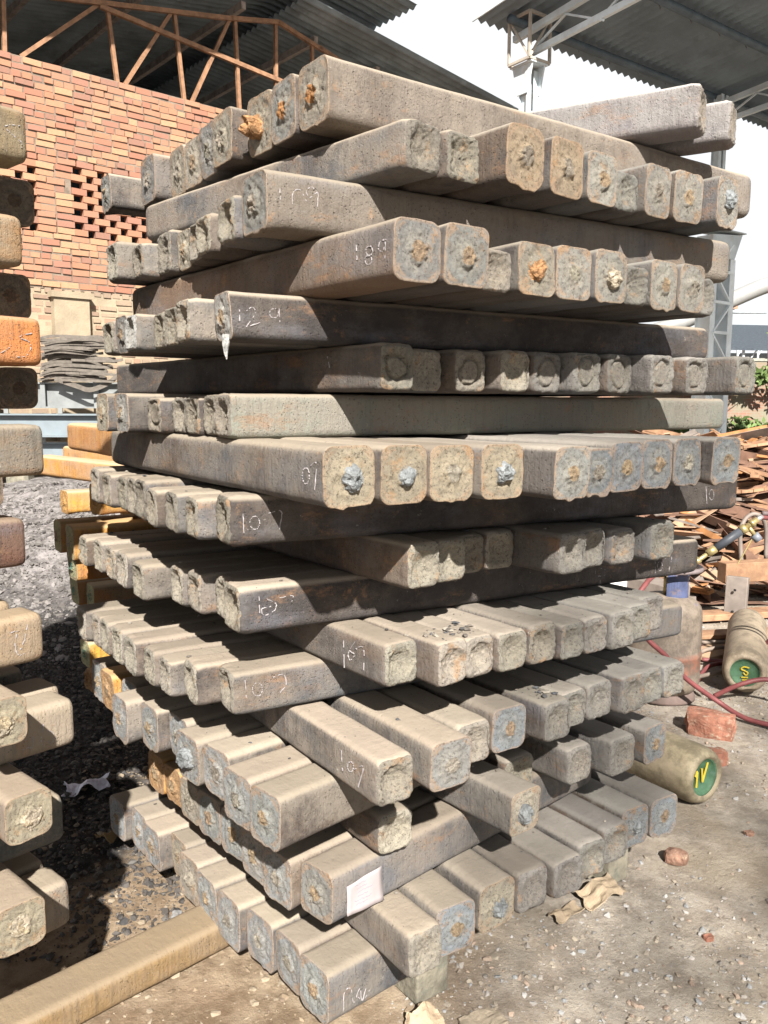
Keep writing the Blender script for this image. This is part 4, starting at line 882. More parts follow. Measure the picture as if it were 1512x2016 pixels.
# truss in the gable, orange-brown angle iron
rust_m = simple('brown_painted_steel', (.23, .125, .07), .7, 0, .25, 10, .2, 60, ((.13, .075, .05), .6))
greyst_m = simple('grey_weathered_steel', (.30, .25, .22), .7, 0, .3, 10)
tr_ = MB()
tw = .045
def wl3(a, z, off=0.0): return (a, -off + .05, z)
for a0, z0, a1, z1 in ((-.43, 5.6, -.41, 6.34), (.90, 5.6, .80, 6.5), (1.81, 5.6, 1.70, 6.66), (2.65, 5.6, 2.60, 6.85), (3.25, 5.6, 3.26, 6.96), (3.89, 5.6, 3.89, 6.85),
                       (-.26, 5.6, .70, 6.45), (1.0, 5.6, 1.65, 6.62), (1.92, 5.6, 2.52, 6.80), (4.55, 5.6, 4.60, 6.72), (3.95, 6.6, 4.5, 6.0)):
    tr_.bar(wl3(a0, z0), wl3(a1, z1), tw, .05, (0, 1, 0))
o_ = wall_part(tr_, 'truss_web', rust_m)
tr_ = MB()
for a0, z0, a1, z1 in ((-1.5, 6.05, 2.55, 6.80), (2.52, 6.80, 3.30, 6.97), (3.28, 6.97, 4.05, 6.80), (4.0, 6.82, 6.0, 6.35), (.70, 6.42, 4.6, 6.08)):
    tr_.bar(wl3(a0, z0, .03), wl3(a1, z1, .03), .055, .05, (0, 1, 0))
wall_part(tr_, 'truss_chord', rust_m)
# corrugated roofs: sheet sampled along 'a' (down the slope), waves running across 'b'
def corr(name, mat, parent, a0, a1, b0, b1, zf, pitch=.146, amp=.026, thick=.004, slope_steps=10, wave='b', rot=None):
    V = []; F = []
    if wave == 'b':
        nb_ = int((b1 - b0) / pitch * 6); bs = np.linspace(b0, b1, nb_); as_ = np.linspace(a0, a1, slope_steps)
        for a in as_:
            for b in bs: V.append((a, b, zf(a, b) + amp * math.sin(2 * math.pi * b / pitch)))
        na, nb2 = len(as_), len(bs)
    for i in range(na - 1):
        for j in range(nb2 - 1): F.append((i * nb2 + j, (i + 1) * nb2 + j, (i + 1) * nb2 + j + 1, i * nb2 + j + 1))
    o = mesh_obj(name, V, F, mat, parent, True)
    s_ = o.modifiers.new('thick', 'SOLIDIFY'); s_.thickness = thick
    if rot is not None: o.rotation_euler = rot
    return o
asb_m = simple('weathered_sheet', (.17, .20, .215), .85, 0, .3, 1.2, .2, 30, ((.10, .11, .115), .7))
wrot = WR.to_4x4().to_euler()
corr('lower_roof', asb_m, wallroot, 3.35, 8.2, -.55, 14, lambda a, b: 7.14 - (a - 3.35) * .11, rot=wrot)
corr('upper_roof', asb_m, wallroot, -4.5, 5.0, -1.0, 14, lambda a, b: 7.34 - (5.0 - a) * -.10 if a > 3.5 else 7.49 - (3.5 - a) * .16, rot=wrot, slope_steps=20)
pm = MB()
for a, z in ((.2, 6.78), (1.5, 7.0), (2.9, 7.2), (4.35, 7.28)): pm.bar((a, .3, z - .03), (a, 13.5, z - .03), .07, .10)
for a, z in ((4.0, 6.97), (5.2, 6.85), (6.6, 6.70), (7.8, 6.57)): pm.bar((a, .1, z - .02), (a, 13.5, z - .02), .07, .10)
wall_part(pm, 'purlin', greyst_m)
pm = MB()
for b in (4.5, 9.0, 13.5):
    pm.bar((-3.5, b, 5.9), (3.3, b, 6.9), .08, .08, (0, 1, 0)); pm.bar((3.3, b, 6.9), (7.9, b, 6.3), .08, .08, (0, 1, 0)); pm.bar((-3.5, b, 5.5), (7.9, b, 5.5), .08, .08, (0, 1, 0))
wall_part(pm, 'inner_truss', greyst_m)
mo = MB(); mo.box((2.0, 14.2, 3.5), (12.4, .15, 7.0)); mo.box((-4.3, 7.0, 3.3), (.15, 14, 6.4)); wall_part(mo, 'rear_wall', dark_m)

# ------------------------------------------------------------------ pale steel beams in front of the building
gp = simple('pale_primer', (.16, .19, .21), .55, .1, .08, 6, .1, 40, ((.19, .20, .205), .5))
galv = simple('pale_galvanised', (.20, .21, .21), .5, .3, .12, 8)
for i, (z0, z1, dy, lab, mt) in enumerate(((1.60, 1.885, 0.05, 'topmost of the pale grey steel beams, upright cleats welded on', galv), (1.285, 1.54, -.10, 'wide pale blue-grey beam in the middle of the beam pile', gp), (.96, 1.225, .0, 'lowest visible pale beam above the ash heap', gp))):
    r_ = empty('steel_beam', (-4.5, 9.35 + dy, (z0 + z1) / 2))
    tag(r_, lab, 'steel beam', 'pale I-beams stacked before the brick building')
    mb = MB(); mb.ibeam((-1.5, 0, 0), (2.6, 0, 0), z1 - z0, .16, .018, .012)
    mb.build('beam_profile', mt, r_)
    for k, x in enumerate((.72, 1.31, 1.9)):
        mb = MB(); mb.box((x - .35 * (i == 1), -.075, (z1 - z0) * (.0 if i == 0 else .62)), (.05, .02, (z1 - z0) * (1.0 if i == 0 else .24)))
        if i == 0: mb.box((x - .025, -.05, 0), (.008, .06, (z1 - z0)))
        mb.build('cleat', galv, r_)
for k, x in enumerate((-5.4, -4.1, -2.6)):
    mb = MB(); mb.box((0, 0, .48), (.25, .22, .96)); o = mb.build('pile_block', M['timber']); o.location = (x, 9.4, 0)
    tag(o, ['left', 'middle', 'right'][k] + ' block holding up the pale steel beams', 'block')
# folded straps lying on the beams
strap_m = simple('grey_strap', (.115, .10, .085), .85, 0, .2, 20, .3, 80)
sr = random.Random(3)
def ribbon(mb, pts, w, t=.006):
    P = spline(pts, 6)
    for a, b in zip(P[:-1], P[1:]):
        if (b - a).length > 1e-4: mb.bar(a - (b - a) * .06, b + (b - a) * .06, t * 1.5, w)
for bi, (x0, n, wdt) in enumerate(((-3.78, 19, .68), (-2.50, 7, .5))):
    mb = MB()
    for k in range(n):
        z = 1.905 + k * .024 * (1 if bi == 0 else .8)
        xa = x0 + sr.uniform(-.05, .08); xb = x0 + wdt + sr.uniform(-.10, .16)
        y0 = 9.3 + sr.uniform(-.10, .10)
        up_ = sr.uniform(.01, .05)
        pts = [(xa, y0, z), (xa + wdt * .3, y0 - .05, z + up_), (xb - .15, y0 - .07, z + up_ * .6), (xb, y0, z + .015), (xb - .10, y0 + .06, z + .02 + sr.uniform(0, .03)), (xa + wdt * .4, y0 + .06, z + .01), (xa + .02, y0 + .04, z + sr.uniform(-.01, .02))]
        ribbon(mb, pts, .030)
        if k % 3 == 0: ribbon(mb, [(xa + .3, y0 - .1, z), (xb, y0 - .12, z - .01), (xb + .12, y0 - .1, z + sr.uniform(-.02, .03))], .028)
    if bi == 0: ribbon(mb, [(-3.6, 9.22, 1.92), (-3.35, 9.18, 1.84), (-3.2, 9.17, 1.80), (-3.02, 9.2, 1.87), (-2.9, 9.2, 1.96)], .05)
    tag(mb.build('strap_bundle', strap_m), ['heap of folded grey straps on the pale beams', 'small dark bundle of straps right of the big strap heap'][bi], 'straps')

# ------------------------------------------------------------------ open shed, upper right
SA = rad(53.5)
sA = Vector((math.sin(SA), math.cos(SA), 0)); sB = Vector((sA.y, -sA.x, 0))      # sB towards the camera's right
SR = Matrix((sA, -sB, Vector((0, 0, 1)))).transposed()
SP = Vector((2.03, 12.50, 0))
shed = empty('open_shed', SP); shed['label'] = 'tall open steel shed with corrugated grey roof at upper right'; shed['category'] = 'shed'
srot = SR.to_4x4().to_euler()
def spart(mb, name, mat, smooth=False):
    o = mb.build(name, mat, shed, smooth); o.rotation_euler = srot; return o
# local: x along sA, y away from camera (-sB), z up
def slope(y): return 7.12 + (-y) * .085
V = []; F = []
pitch = .17
xs_ = np.arange(-.55, 8.9, pitch / 4); ys_ = np.linspace(.55, -14, 12)
for yv in ys_:
    for j, xv in enumerate(xs_):
        ph = (j % 4); zz = (0, .035, .0, -.035)[ph]
        V.append((xv, yv, slope(yv) + zz))
m = len(xs_)
for i in range(len(ys_) - 1):
    for j in range(m - 1): F.append((i * m + j, i * m + j + 1, (i + 1) * m + j + 1, (i + 1) * m + j))
roof_m = simple('shed_sheet', (.16, .20, .23), .7, .0, .15, 1.5, .1, 30, ((.12, .15, .17), .6))
o = mesh_obj('corrugated_roof', V, F, roof_m, shed, False); o.rotation_euler = srot
sd_ = o.modifiers.new('thick', 'SOLIDIFY'); sd_.thickness = .004
pst = simple('dark_purlin', (.085, .11, .13), .6, .1, .2, 4)
for k in range(8):
    yv = .1 - k * 1.42
    mb = MB(); mb.tube([(-.3, yv, slope(yv) - .12), (8.8, yv, slope(yv) - .12)], .062, 10); spart(mb, 'purlin', pst, True)
    if k < 4:
        mb = MB()
        for q in range(11):
            x = .5 + q * .72
            mb.tube([(x, yv + .07, slope(yv) - .02), (x, yv + .085, slope(yv) - .12), (x, yv + .05, slope(yv) - .20)], .006, 4)
        spart(mb, 'hook_bolts', M['stub_grey'])
blue_m = simple('pale_blue_steel', (.52, .58, .61), .55, .1, .15, 3, .1, 40, ((.48, .44, .38), .5))
tan_m = simple('tan_weathered_steel', (.36, .32, .27), .6, .1, .2, 3)
def truss(x, lab):
    mb = MB()
    mb.bar((x, .3, slope(.3) - .25), (x, -13.5, slope(-13.5) - .25), .07, .09)
    mb.bar((x + .02, 0, slope(0) - .55), (x + .02, -13.5, slope(-13.5) - 1.0), .06, .08)
    for q in range(10):
        y0 = -q * 1.3
        zl = slope(0) - .55 + (-y0) / 13.5 * (slope(-13.5) - 1.0 - slope(0) + .55)
        mb.bar((x + .01, y0, zl), (x + .01, y0 - .65, slope(y0) - .25), .025, .025)
        mb.bar((x + .01, y0 - 1.3, zl), (x + .01, y0 - .65, slope(y0) - .25), .025, .025)
    spart(mb, 'roof_truss', blue_m)
truss(0, ''); truss(4.76, ''); truss(8.7, '')
mb = MB(); mb.bar((-.55, .6, slope(.6) + .05), (-.55, -14, slope(-14) + .05), .02, .14); spart(mb, 'verge_trim', blue_m)
# front column with its cage
def column(x, z0, z1, name='column'):
    mb = MB()
    mb.ibeam((x - .07, 0, z0), (x - .07, 0, z1), .15, .08, .012, .010, (0, 1, 0)); mb.ibeam((x + .07, 0, z0), (x + .07, 0, z1), .15, .08, .012, .010, (0, 1, 0))
    z = z0 + .55
    while z < z1 - .5:
        mb.box((x, -.082, z), (.22, .012, .06)); mb.box((x, 0, z + .03), (.29, .22, .014)); z += 1.15
    spart(mb, name, blue_m)
column(0, 0, 6.33)
mb = MB()
for sx in (-.12, .12):
    mb.add([(sx - .012, -.10, 6.0), (sx + .012, -.10, 6.0), (sx + .012, -.19, 6.38), (sx - .012, -.19, 6.38), (sx - .012, .10, 6.0), (sx + .012, .10, 6.0), (sx + .012, .19, 6.38), (sx - .012, .19, 6.38)], [(0, 1, 2, 3), (4, 7, 6, 5), (0, 3, 7, 4), (1, 5, 6, 2), (3, 2, 6, 7), (0, 4, 5, 1)])
mb.box((0, 0, 6.39), (.34, .42, .02)); spart(mb, 'head_plate', blue_m)
mb = MB(); c_ = .20; z0, z1 = 6.42, 7.02
K = [(-c_, -c_), (c_, -c_), (c_, c_), (-c_, c_)]
for i in range(4):
    (x0, y0), (x1, y1) = K[i], K[(i + 1) % 4]
    mb.bar((x0, y0, z0), (x0, y0, z1), .035, .035)
    mb.bar((x0, y0, z0), (x1, y1, z0), .035, .035); mb.bar((x0, y0, z1), (x1, y1, z1), .035, .035)
mb.bar((-c_, -c_, z0), (c_, -c_, z1), .025, .025); mb.bar((-c_, -c_, z0), (-c_, c_, z1), .025, .025)
spart(mb, 'column_cage', tan_m)
# second column: laced lower part, bracket head, I-column above
X2 = 4.88
mb = MB()
for dx, dy in ((-.28, -.0), (.28, -.0)):
    mb.ibeam((X2 + dx, dy, 0), (X2 + dx, dy, 4.25), .30, .15, .015, .012, (0, 1, 0))
for k in range(8):
    z = .3 + k * .53
    for sy in (-.14, .14):
        mb.bar((X2 - .28, sy, z), (X2 + .28, sy, z), .05, .05)
        a, b = ((-.26, .26) if k % 2 else (.26, -.26))
        mb.bar((X2 + a, sy, z), (X2 + b, sy, z + .50), .05, .03)
spart(mb, 'laced_column', simple('pale_column_paint', (.74, .80, .83), .55, .1, .12, 3))
mb = MB()
xa, xb, xc = X2 - .40, X2 + .30, X2 + .52
mb.add([(xa, -.16, 4.25), (xb, -.16, 4.25), (xc, -.16, 4.70), (xa, -.16, 4.62), (xa, .16, 4.25), (xb, .16, 4.25), (xc, .16, 4.70), (xa, .16, 4.62)], [(0, 1, 2, 3), (4, 7, 6, 5), (0, 4, 5, 1), (1, 5, 6, 2), (2, 6, 7, 3), (3, 7, 4, 0)])
mb.box((X2 + .05, 0, 4.72), (1.0, .44, .02)); spart(mb, 'bracket_head', blue_m)
column(X2 - .12, 4.73, 7.0, 'upper_column')
column(8.7, 0, 7.0)
column(0, 0, .5) if False else None

# ------------------------------------------------------------------ far right: pipe, poles, boundary wall, distant sheds, bushes
pipe_m = simple('grey_duct', (.26, .26, .255), .6, .1, .1, 2)
mb = MB(); mb.tube([(5.5, 22.3, 3.0), (7.8, 22.45, 3.82), (9.7, 22.55, 4.66), (9.95, 22.56, 4.76), (10.15, 22.57, 4.82), (12.2, 22.6, 4.9)], .21, 18)
tag(mb.build('duct_pipe', pipe_m, None, True), 'fat pale duct slanting up beyond the laced column', 'pipe')
mb = MB(); mb.tube([(9.03, 22.7, 0), (9.03, 22.7, 4.22)], .045, 8); mb.box((8.95, 22.6, 4.22), (.7, .3, .08)); tag(mb.build('duct_support', simple('rusty_post', (.30, .17, .12), .8)), 'thin rusty post holding up the slanting duct', 'post')
mb = MB(); mb.tube([(12.2, 26.6, 0), (12.2, 26.6, 18)], .17, 14); mb.box((11.2, 26.5, 4.55), (1.3, .15, .12)); tag(mb.build('tall_pole', simple('pale_pole', (.46, .50, .54), .5), None, True), 'tall pale pole cut by the right edge of the view', 'pole')
far_m = simple('far_shed_roof', (.045, .055, .068), .9); white_m = simple('far_white_wall', (.30, .32, .33), .9)
for i, (x0, x1, y, z) in enumerate(((13, 40, 48, 4.9), (26, 60, 62, 6.5))):
    r_ = empty('distant_shed', (x0, y, 0)); tag(r_, ['long low grey-roofed shed on the horizon at right', 'farther shed roof showing behind the low grey-roofed shed'][i], 'shed')
    mb = MB(); n_ = x1 - x0
    mb.add([(0, 0, z), (n_, 0, z - .5), (n_, 6, z + 1.0), (0, 6, z + 1.5), (0, 0, z + .1), (n_, 0, z - .4), (n_, 6, z + 1.1), (0, 6, z + 1.6)], [(0, 3, 2, 1), (4, 5, 6, 7), (0, 1, 5, 4), (1, 2, 6, 5), (2, 3, 7, 6), (3, 0, 4, 7)])
    mb.build('roof', far_m, r_)
    mb = MB(); mb.box((n_ / 2, 3, z / 2 - .4), (n_ - 1, .2, z - .9)); mb.build('wall', white_m, r_)
    mb = MB()
    for k in range(int(n_ / 1.5)): mb.bar((k * 1.5, .4, 0), (k * 1.5, .4, z - .1), .12, .12); mb.bar((k * 1.5, .4, z - 1.2), (k * 1.5 + .75, .4, z - .1), .06, .06)
    mb.build('frame', simple('far_frame', (.42, .45, .47), .8), r_)
# boundary wall
bw = empty('boundary_wall', (4, 23.9, 0)); tag(bw, 'weathered brick boundary wall overgrown with creepers, far right', 'wall')
def brickmat(name, c1, c2, mo_, sc, stain):
    t = NT(name, .95, 0, .15); co = t.co('Object', False)
    s_ = t.n('ShaderNodeSeparateXYZ'); t.l(co, s_.inputs[0]); cb = t.n('ShaderNodeCombineXYZ'); t.l(s_.outputs['X'], cb.inputs[0]); t.l(s_.outputs['Z'], cb.inputs[1])
    br = t.n('ShaderNodeTexBrick'); t.l(cb.outputs[0], br.inputs['Vector'])
    br.inputs['Color1'].default_value = c1 + (1,); br.inputs['Color2'].default_value = c2 + (1,); br.inputs['Mortar'].default_value = mo_ + (1,)
    br.inputs['Scale'].default_value = sc; br.inputs['Mortar Size'].default_value = .012; br.inputs['Brick Width'].default_value = .5; br.inputs['Row Height'].default_value = .17
    c = t.mix(t.step(t.noise(co, 1.2, 6, .7), .42, .62, 0, .8), br.outputs['Color'], stain)
    return t.out(c, t.bump(br.outputs['Fac'], -.4, .02))
mb = MB(); mb.box((11, 0, 1.45), (30, .3, 2.9)); mb.build('brickwork', brickmat('old_brick', (.25, .125, .09), (.21, .14, .10), (.23, .21, .18), 2.2, (.19, .19, .14)), bw)
mb = MB(); mb.box((11, 0, 2.93), (30, .36, .08)); mb.build('coping', simple('coping', (.25, .25, .21), .9), bw)
mb = MB(); mb.box((0, 0, .47), (7.5, .9, .94)); o = mb.build('brick_pile', brickmat('new_brick', (.45, .20, .15), (.48, .36, .28), (.15, .12, .10), 4.5, (.42, .25, .18))); o.location = (11.6, 20.6, 0)
tag(o, 'stacked red bricks in front of the overgrown boundary wall', 'bricks')
# creepers / bushes made of leaves
leaf_m = island_mat('leaf', [(.08, .14, .035), (.12, .19, .05), (.07, .12, .03), (.16, .23, .08), (.10, .16, .045)], .6)
stem_m = simple('stem', (.10, .075, .045), .9)
def bush(loc, rx, ry, rz, N, seed_, lab, size=.12, cat='bush', group='green creepers and bushes by the boundary wall'):
    rng = np.random.RandomState(seed_)
    r_ = empty('leafy_bush', loc); tag(r_, lab, cat, group)
    cl = rng.normal(size=(9, 3)) * np.array([rx, ry, rz]) * .45 + np.array([0, 0, rz])
    c = cl[rng.randint(0, 9, N)] + rng.normal(size=(N, 3)) * np.array([rx, ry, rz]) * .22
    c[:, 2] = np.abs(c[:, 2])
    V = []; F = []
    for i in range(N):
        a = rng.normal(size=3); a /= np.linalg.norm(a); b = np.cross(a, rng.normal(size=3)); b /= np.linalg.norm(b)
        s = size * rng.uniform(.6, 1.3); n0 = len(V)
        V += [tuple(c[i] - a * s), tuple(c[i] + b * s * .42), tuple(c[i] + a * s), tuple(c[i] - b * s * .42)]; F.append((n0, n0 + 1, n0 + 2, n0 + 3))
    mesh_obj('foliage', V, F, leaf_m, r_)
    mb = MB()
    for q in cl[:6]: mb.tube([(0, 0, 0), tuple(q * .5 + rng.normal(size=3) * .1), tuple(q)], .02, 5, True, [1, .7, .4])
    mb.build('stems', stem_m, r_)
bush((9.2, 23.2, 2.0), 1.4, .4, .45, 500, 1, 'low creeper crest on top of the wall beside the laced column')
bush((11.2, 23.3, 1.9), .6, .4, .8, 500, 2, 'upright bright green creeper at the right picture edge')
bush((10.1, 23.4, .75), .9, .3, .35, 260, 3, 'small green plant low on the boundary wall')
bush((11.6, 23.3, .7), .7, .3, .35, 220, 4, 'second small plant low on the wall nearer the right edge', )
bush((8.6, 23.0, .0), 1.0, .5, .5, 300, 5, 'green weeds at the wall foot behind the laced column')
bush((16, 34, 0), 5, 2, 1.6, 900, 6, 'distant green shrub mass beyond the wall', .3)
# ------------------------------------------------------------------ scrap heap, right
def scrap_h(x, y):
    return 1.12 * float(sm(7.2, 9.6, y + (x - 3.5) * .12)) * float(sm(1.2, 3.0, x)) + .06
scrap_ms = [simple('scrap_tan', (.25, .145, .085), .8, 0, .3, 6, .3, 60, ((.17, .09, .055), .8)), simple('scrap_orange', (.30, .14, .055), .8, 0, .25, 6, .3, 60), simple('scrap_brown', (.14, .08, .055), .85, 0, .3, 6, .3, 60),
            simple('scrap_grey', (.19, .16, .14), .7, .2, .25, 6), simple('scrap_pale', (.30, .20, .13), .85, 0, .2, 6)]
# earth core of the heap
cx, cy = np.meshgrid(np.linspace(1.0, 8.5, 50), np.linspace(6.8, 12.5, 40))
hz = np.array([scrap_h(a, b) for a, b in zip(cx.ravel(), cy.ravel())]) * np.clip((12.4 - cy.ravel()) / 1.5, 0, 1) + vnoise(np.stack([cx.ravel(), cy.ravel(), cx.ravel() * 0], 1), 2.5, 3) * .06 - .09
V = np.stack([cx.ravel(), cy.ravel(), hz], 1); ii, jj = np.meshgrid(np.arange(49), np.arange(39)); a = (jj * 50 + ii).ravel()
tag(mesh_obj('scrap_heap_core', V, np.stack([a, a + 1, a + 51, a + 50], 1), scrap_ms[2], None, True), 'dark rusty fines inside the heap of scrap plates', 'scrap', kind='stuff')
sr = random.Random(21)
for i in range(250):
    y = sr.uniform(7.0, 10.0); x = sr.uniform(.30, .50) * y + sr.uniform(-.25, .35)
    z = scrap_h(x, y) + sr.uniform(-.02, .09)
    L = sr.choice([sr.uniform(.25, .6), sr.uniform(.5, 1.3)]); W = sr.uniform(.04, .16); T = sr.choice([.006, .01, .016, .03])
    if y < 7.5: L *= .8; z = scrap_h(x, y) * .5 + sr.uniform(0, .06)
    curve = sr.random() < .2
    mb = MB(); seg = 7 if curve else 1; bend = sr.uniform(.3, 1.0) if curve else 0
    skew = sr.uniform(-.4, .4)
    pts = []
    for k in range(seg + 1):
        t_ = k / seg - .5; pts.append(Vector((t_ * L, 0, -bend * L * t_ * t_)) if not curve else Vector((t_ * L, bend * L * t_ * t_, 0)))
    for a_, b_ in zip(pts[:-1], pts[1:]):
        mb.bar(a_ - (b_ - a_) * .03, b_ + (b_ - a_) * .03, W, T)
    if sr.random() < .3 and not curve: mb.box((0, W / 2 - T / 2, W * .35), (L, T, W * .7))
    V_ = [(v[0] + skew * v[1], v[1], v[2]) for v in mb.V]; mb.V = V_
    mi_ = sr.choice([0, 0, 0, 1, 2, 2, 3, 4]); o = mb.build('scrap_plate', scrap_ms[mi_])
    o.location = (x, y, z)
    o.rotation_euler = (sr.gauss(0, .3), sr.gauss(0, .22), sr.choice([sr.uniform(-.5, .5), sr.uniform(0, 3.14)]))
    tag(o, f"{['tan', 'orange', 'dark brown', 'grey', 'pale'][mi_]} {'curved' if curve else 'long straight' if L > .6 else 'short straight'} {'wide' if W > .1 else 'narrow'} offcut in the {'front' if y < 8 else 'middle' if y < 9 else 'rear'} of the rusty scrap heap", 'scrap plate', 'rusty offcuts in the scrap heap')
# bigger recognisable scrap pieces
def piece(name, V_, F_, mat, loc, rot, lab, cat, bev=.004):
    o = mesh_obj(name, V_, F_, mat); o.location = loc; o.rotation_euler = rot
    if bev: b = o.modifiers.new('bevel', 'BEVEL'); b.width = bev; b.segments = 2
    return tag(o, lab, cat)
def barpiece(name, a, b, w, h, mat, lab, cat, holes_=0):
    mb = MB(); a = Vector(a); b = Vector(b); c = (a + b) / 2; mb.bar(a - c, b - c, w, h); o = mb.build(name, mat); o.location = c
    bv = o.modifiers.new('bevel', 'BEVEL'); bv.width = .006; bv.segments = 2
    return tag(o, lab, cat)
barpiece('steel_flat', (2.72, 6.6, .32), (4.2, 6.9, .34), .12, .16, scrap_ms[0], 'thick tan bar lying flat at right before the scrap heap', 'steel bar')
o = barpiece('channel_offcut', (2.74, 6.35, .0), (2.76, 6.38, .33), .16, .07, scrap_ms[3], 'upright brown channel offcut with drilled holes', 'steel offcut')
mb = MB()
for hx, hz_ in ((-.035, .07), (.05, .09), (.05, -.07), (-.045, -.10)): mb.tube([(hx, -.052, hz_), (hx, -.042, hz_)], .010, 8)
h_ = mb.build('drilled_holes', simple('hole_black', (.01, .01, .01), .9), o)
barpiece('steel_block', (2.05, 6.9, .15), (2.35, 6.45, .13), .22, .20, scrap_ms[3], 'square-cut brown block beside the upright channel offcut', 'steel block')
barpiece('steel_block', (1.70, 7.2, .24), (2.0, 6.85, .22), .20, .26, scrap_ms[0], 'tan box section behind the square-cut block', 'steel block')
barpiece('steel_flat', (1.95, 6.2, .03), (3.5, 6.55, .03), .16, .05, scrap_ms[0], 'long flat plank-like bar lying behind the hoses', 'steel bar')
barpiece('steel_flat', (2.05, 5.3, .02), (3.3, 6.1, .03), .20, .035, scrap_ms[4], 'flat pale bar on the ground behind the coiled hoses', 'steel bar')
barpiece('steel_flat', (1.9, 5.75, .02), (3.0, 5.95, .02), .15, .03, scrap_ms[0], 'second flat bar on the ground behind the coiled hoses', 'steel bar')
mb = MB(); mb.tube(spline([(3.05, 7.0, .3), (3.02, 6.98, .62), (3.12, 7.0, .74), (3.24, 7.02, .66), (3.28, 7.05, .35)], 8), .018, 8); tag(mb.build('bent_rod', scrap_ms[3], None, True), 'bent rod forming a hoop in the scrap heap', 'rod')
mb = MB(); mb.box((0, 0, 0), (.20, .012, .24)); o = mb.build('sign_sheet', simple('white_card', (.72, .70, .68), .8)); o.location = (1.78, 6.30, .36); o.rotation_euler = (0, .04, .2); tag(o, 'small white card with red lettering behind the gas cylinder', 'card')
mb = MB()
for st in ([(-.07, .07), (.07, .07)], [(-.045, .07), (-.045, .0)], [(-.07, .03), (-.045, .03)], [(.0, .07), (.0, .0)], [(.0, .04), (.035, .045), (.045, .02), (.02, .0)], [(.06, .07), (.06, .0)]):
    mb.tube([(x_, -.008, z_) for x_, z_ in st], .006, 5)
mb.build('lettering', simple('red_ink', (.62, .10, .06), .7), o)

# ------------------------------------------------------------------ gas cylinders
def lathe(prof, n=40):
    V = []; F = []
    for z, r in prof:
        for k in range(n): V.append((r * math.cos(2 * math.pi * k / n), r * math.sin(2 * math.pi * k / n), z))
    for i in range(len(prof) - 1):
        for k in range(n): F.append((i * n + k, i * n + (k + 1) % n, (i + 1) * n + (k + 1) % n, (i + 1) * n + k))
    F.append(tuple(reversed(range(n)))); F.append(tuple((len(prof) - 1) * n + k for k in range(n)))
    return V, F
def cyl_mat(name, base, band=None, bandz=(0, 0), blot=None):
    t = NT(name, .65, .1, .3); co = t.co('Object', False)
    c = t.mix(t.step(t.noise(co, 9, 9, .78), .40, .60), tuple(v * .55 for v in base), base)
    s_ = t.n('ShaderNodeSeparateXYZ'); t.l(co, s_.inputs[0])
    if band:
        zz = t.math('ADD', s_.outputs['Z'], t.math('MULTIPLY', t.math('SUBTRACT', t.noise(co, 14, 4), .5), .06))
        f = t.math('MULTIPLY', t.step(zz, bandz[0], bandz[0] + .012), t.step(zz, bandz[1] + .03, bandz[1]))
        f = t.math('MULTIPLY', f, t.step(t.noise(co, 9, 5, .7), .36, .56, .15, .9))
        c = t.mix(f, c, band)
    if blot: c = t.mix(t.math('MULTIPLY', t.step(t.noise(co, 15, 5, .7), .60, .66), t.step(t.noise(co, 3, 2), .45, .55)), c, blot)
    c = t.mix(t.step(t.noise(co, 30, 6, .8), .58, .7, 0, .6), c, (.14, .085, .055))
    c = t.mix(t.step(t.noise(co, 4, 5, .7), .5, .68, 0, .6), c, (.27, .22, .16))
    return t.out(c, t.bump(t.noise(co, 50, 5), .25, .006))
C1 = Vector((1.60, 4.62, 0)); R1 = .198
ZS = .90
up_ = empty('gas_cylinder', C1); tag(up_, 'upright squat gas cylinder with faded red band and blue neck guard', 'gas cylinder')
prof = [(.035, .05), (.04, .12), (.06, .17), (.10, R1 - .006), (.13, R1)] + [(z, R1) for z in (.2, .275)] + [(.285, R1 + .005), (.30, R1 + .005), (.31, R1), (.42, R1), (.52, R1), (.565, R1 - .004)] + [(.565 + .095 * math.sin(a), .055 + (R1 - .06) * math.cos(a)) for a in np.linspace(.12, 1.5, 9)]
V, F = lathe(prof); V = [(a_, b_, c_ * ZS) for a_, b_, c_ in V]; mesh_obj('body', V, F, cyl_mat('gas_cylinder_upright', (.19, .155, .125), (.22, .09, .06), (.17, .27), (.10, .11, .22)), up_, True)
V, F = lathe([(0, .165), (0, .18), (.012, .18), (.06, .16), (.06, .15), (.015, .16)]); mesh_obj('foot_ring', V, F, simple('dark_foot', (.11, .08, .07), .8), up_, True)
mb = MB()
n = 10
for k in range(n):
    a0 = -2.3 + k * .16; a1 = a0 + .16
    for (a, b) in ((a0, a1),): mb.bar((.085 * math.cos(a), .085 * math.sin(a), .70), (.085 * math.cos(b), .085 * math.sin(b), .70), .006, .17)
mb.V = [(v[0] + .035, v[1], v[2] - .045) for v in mb.V]
mb.build('neck_guard', simple('blue_guard', (.055, .068, .13), .6, .1, .35, 12, .2, 60, ((.16, .11, .09), .7)), up_)
mb = MB(); mb.tube([(.03 + .15 * math.cos(a), .15 * math.sin(a), .745) for a in np.linspace(0, 2 * math.pi, 33)], .014, 10, False); mb.build('handle_ring', simple('ring_grey', (.17, .14, .14), .5, .2), up_, True)
brass = simple('brass', (.36, .29, .14), .4, .6, .15); steel_m = simple('bright_steel', (.45, .45, .45), .35, .7)
mb = MB(); mb.tube([(0, 0, .58), (0, 0, .70)], .02, 12); mb.tube([(0, 0, .70), (-.09, -.05, .715)], .013, 10); mb.build('valve', brass, up_, True)
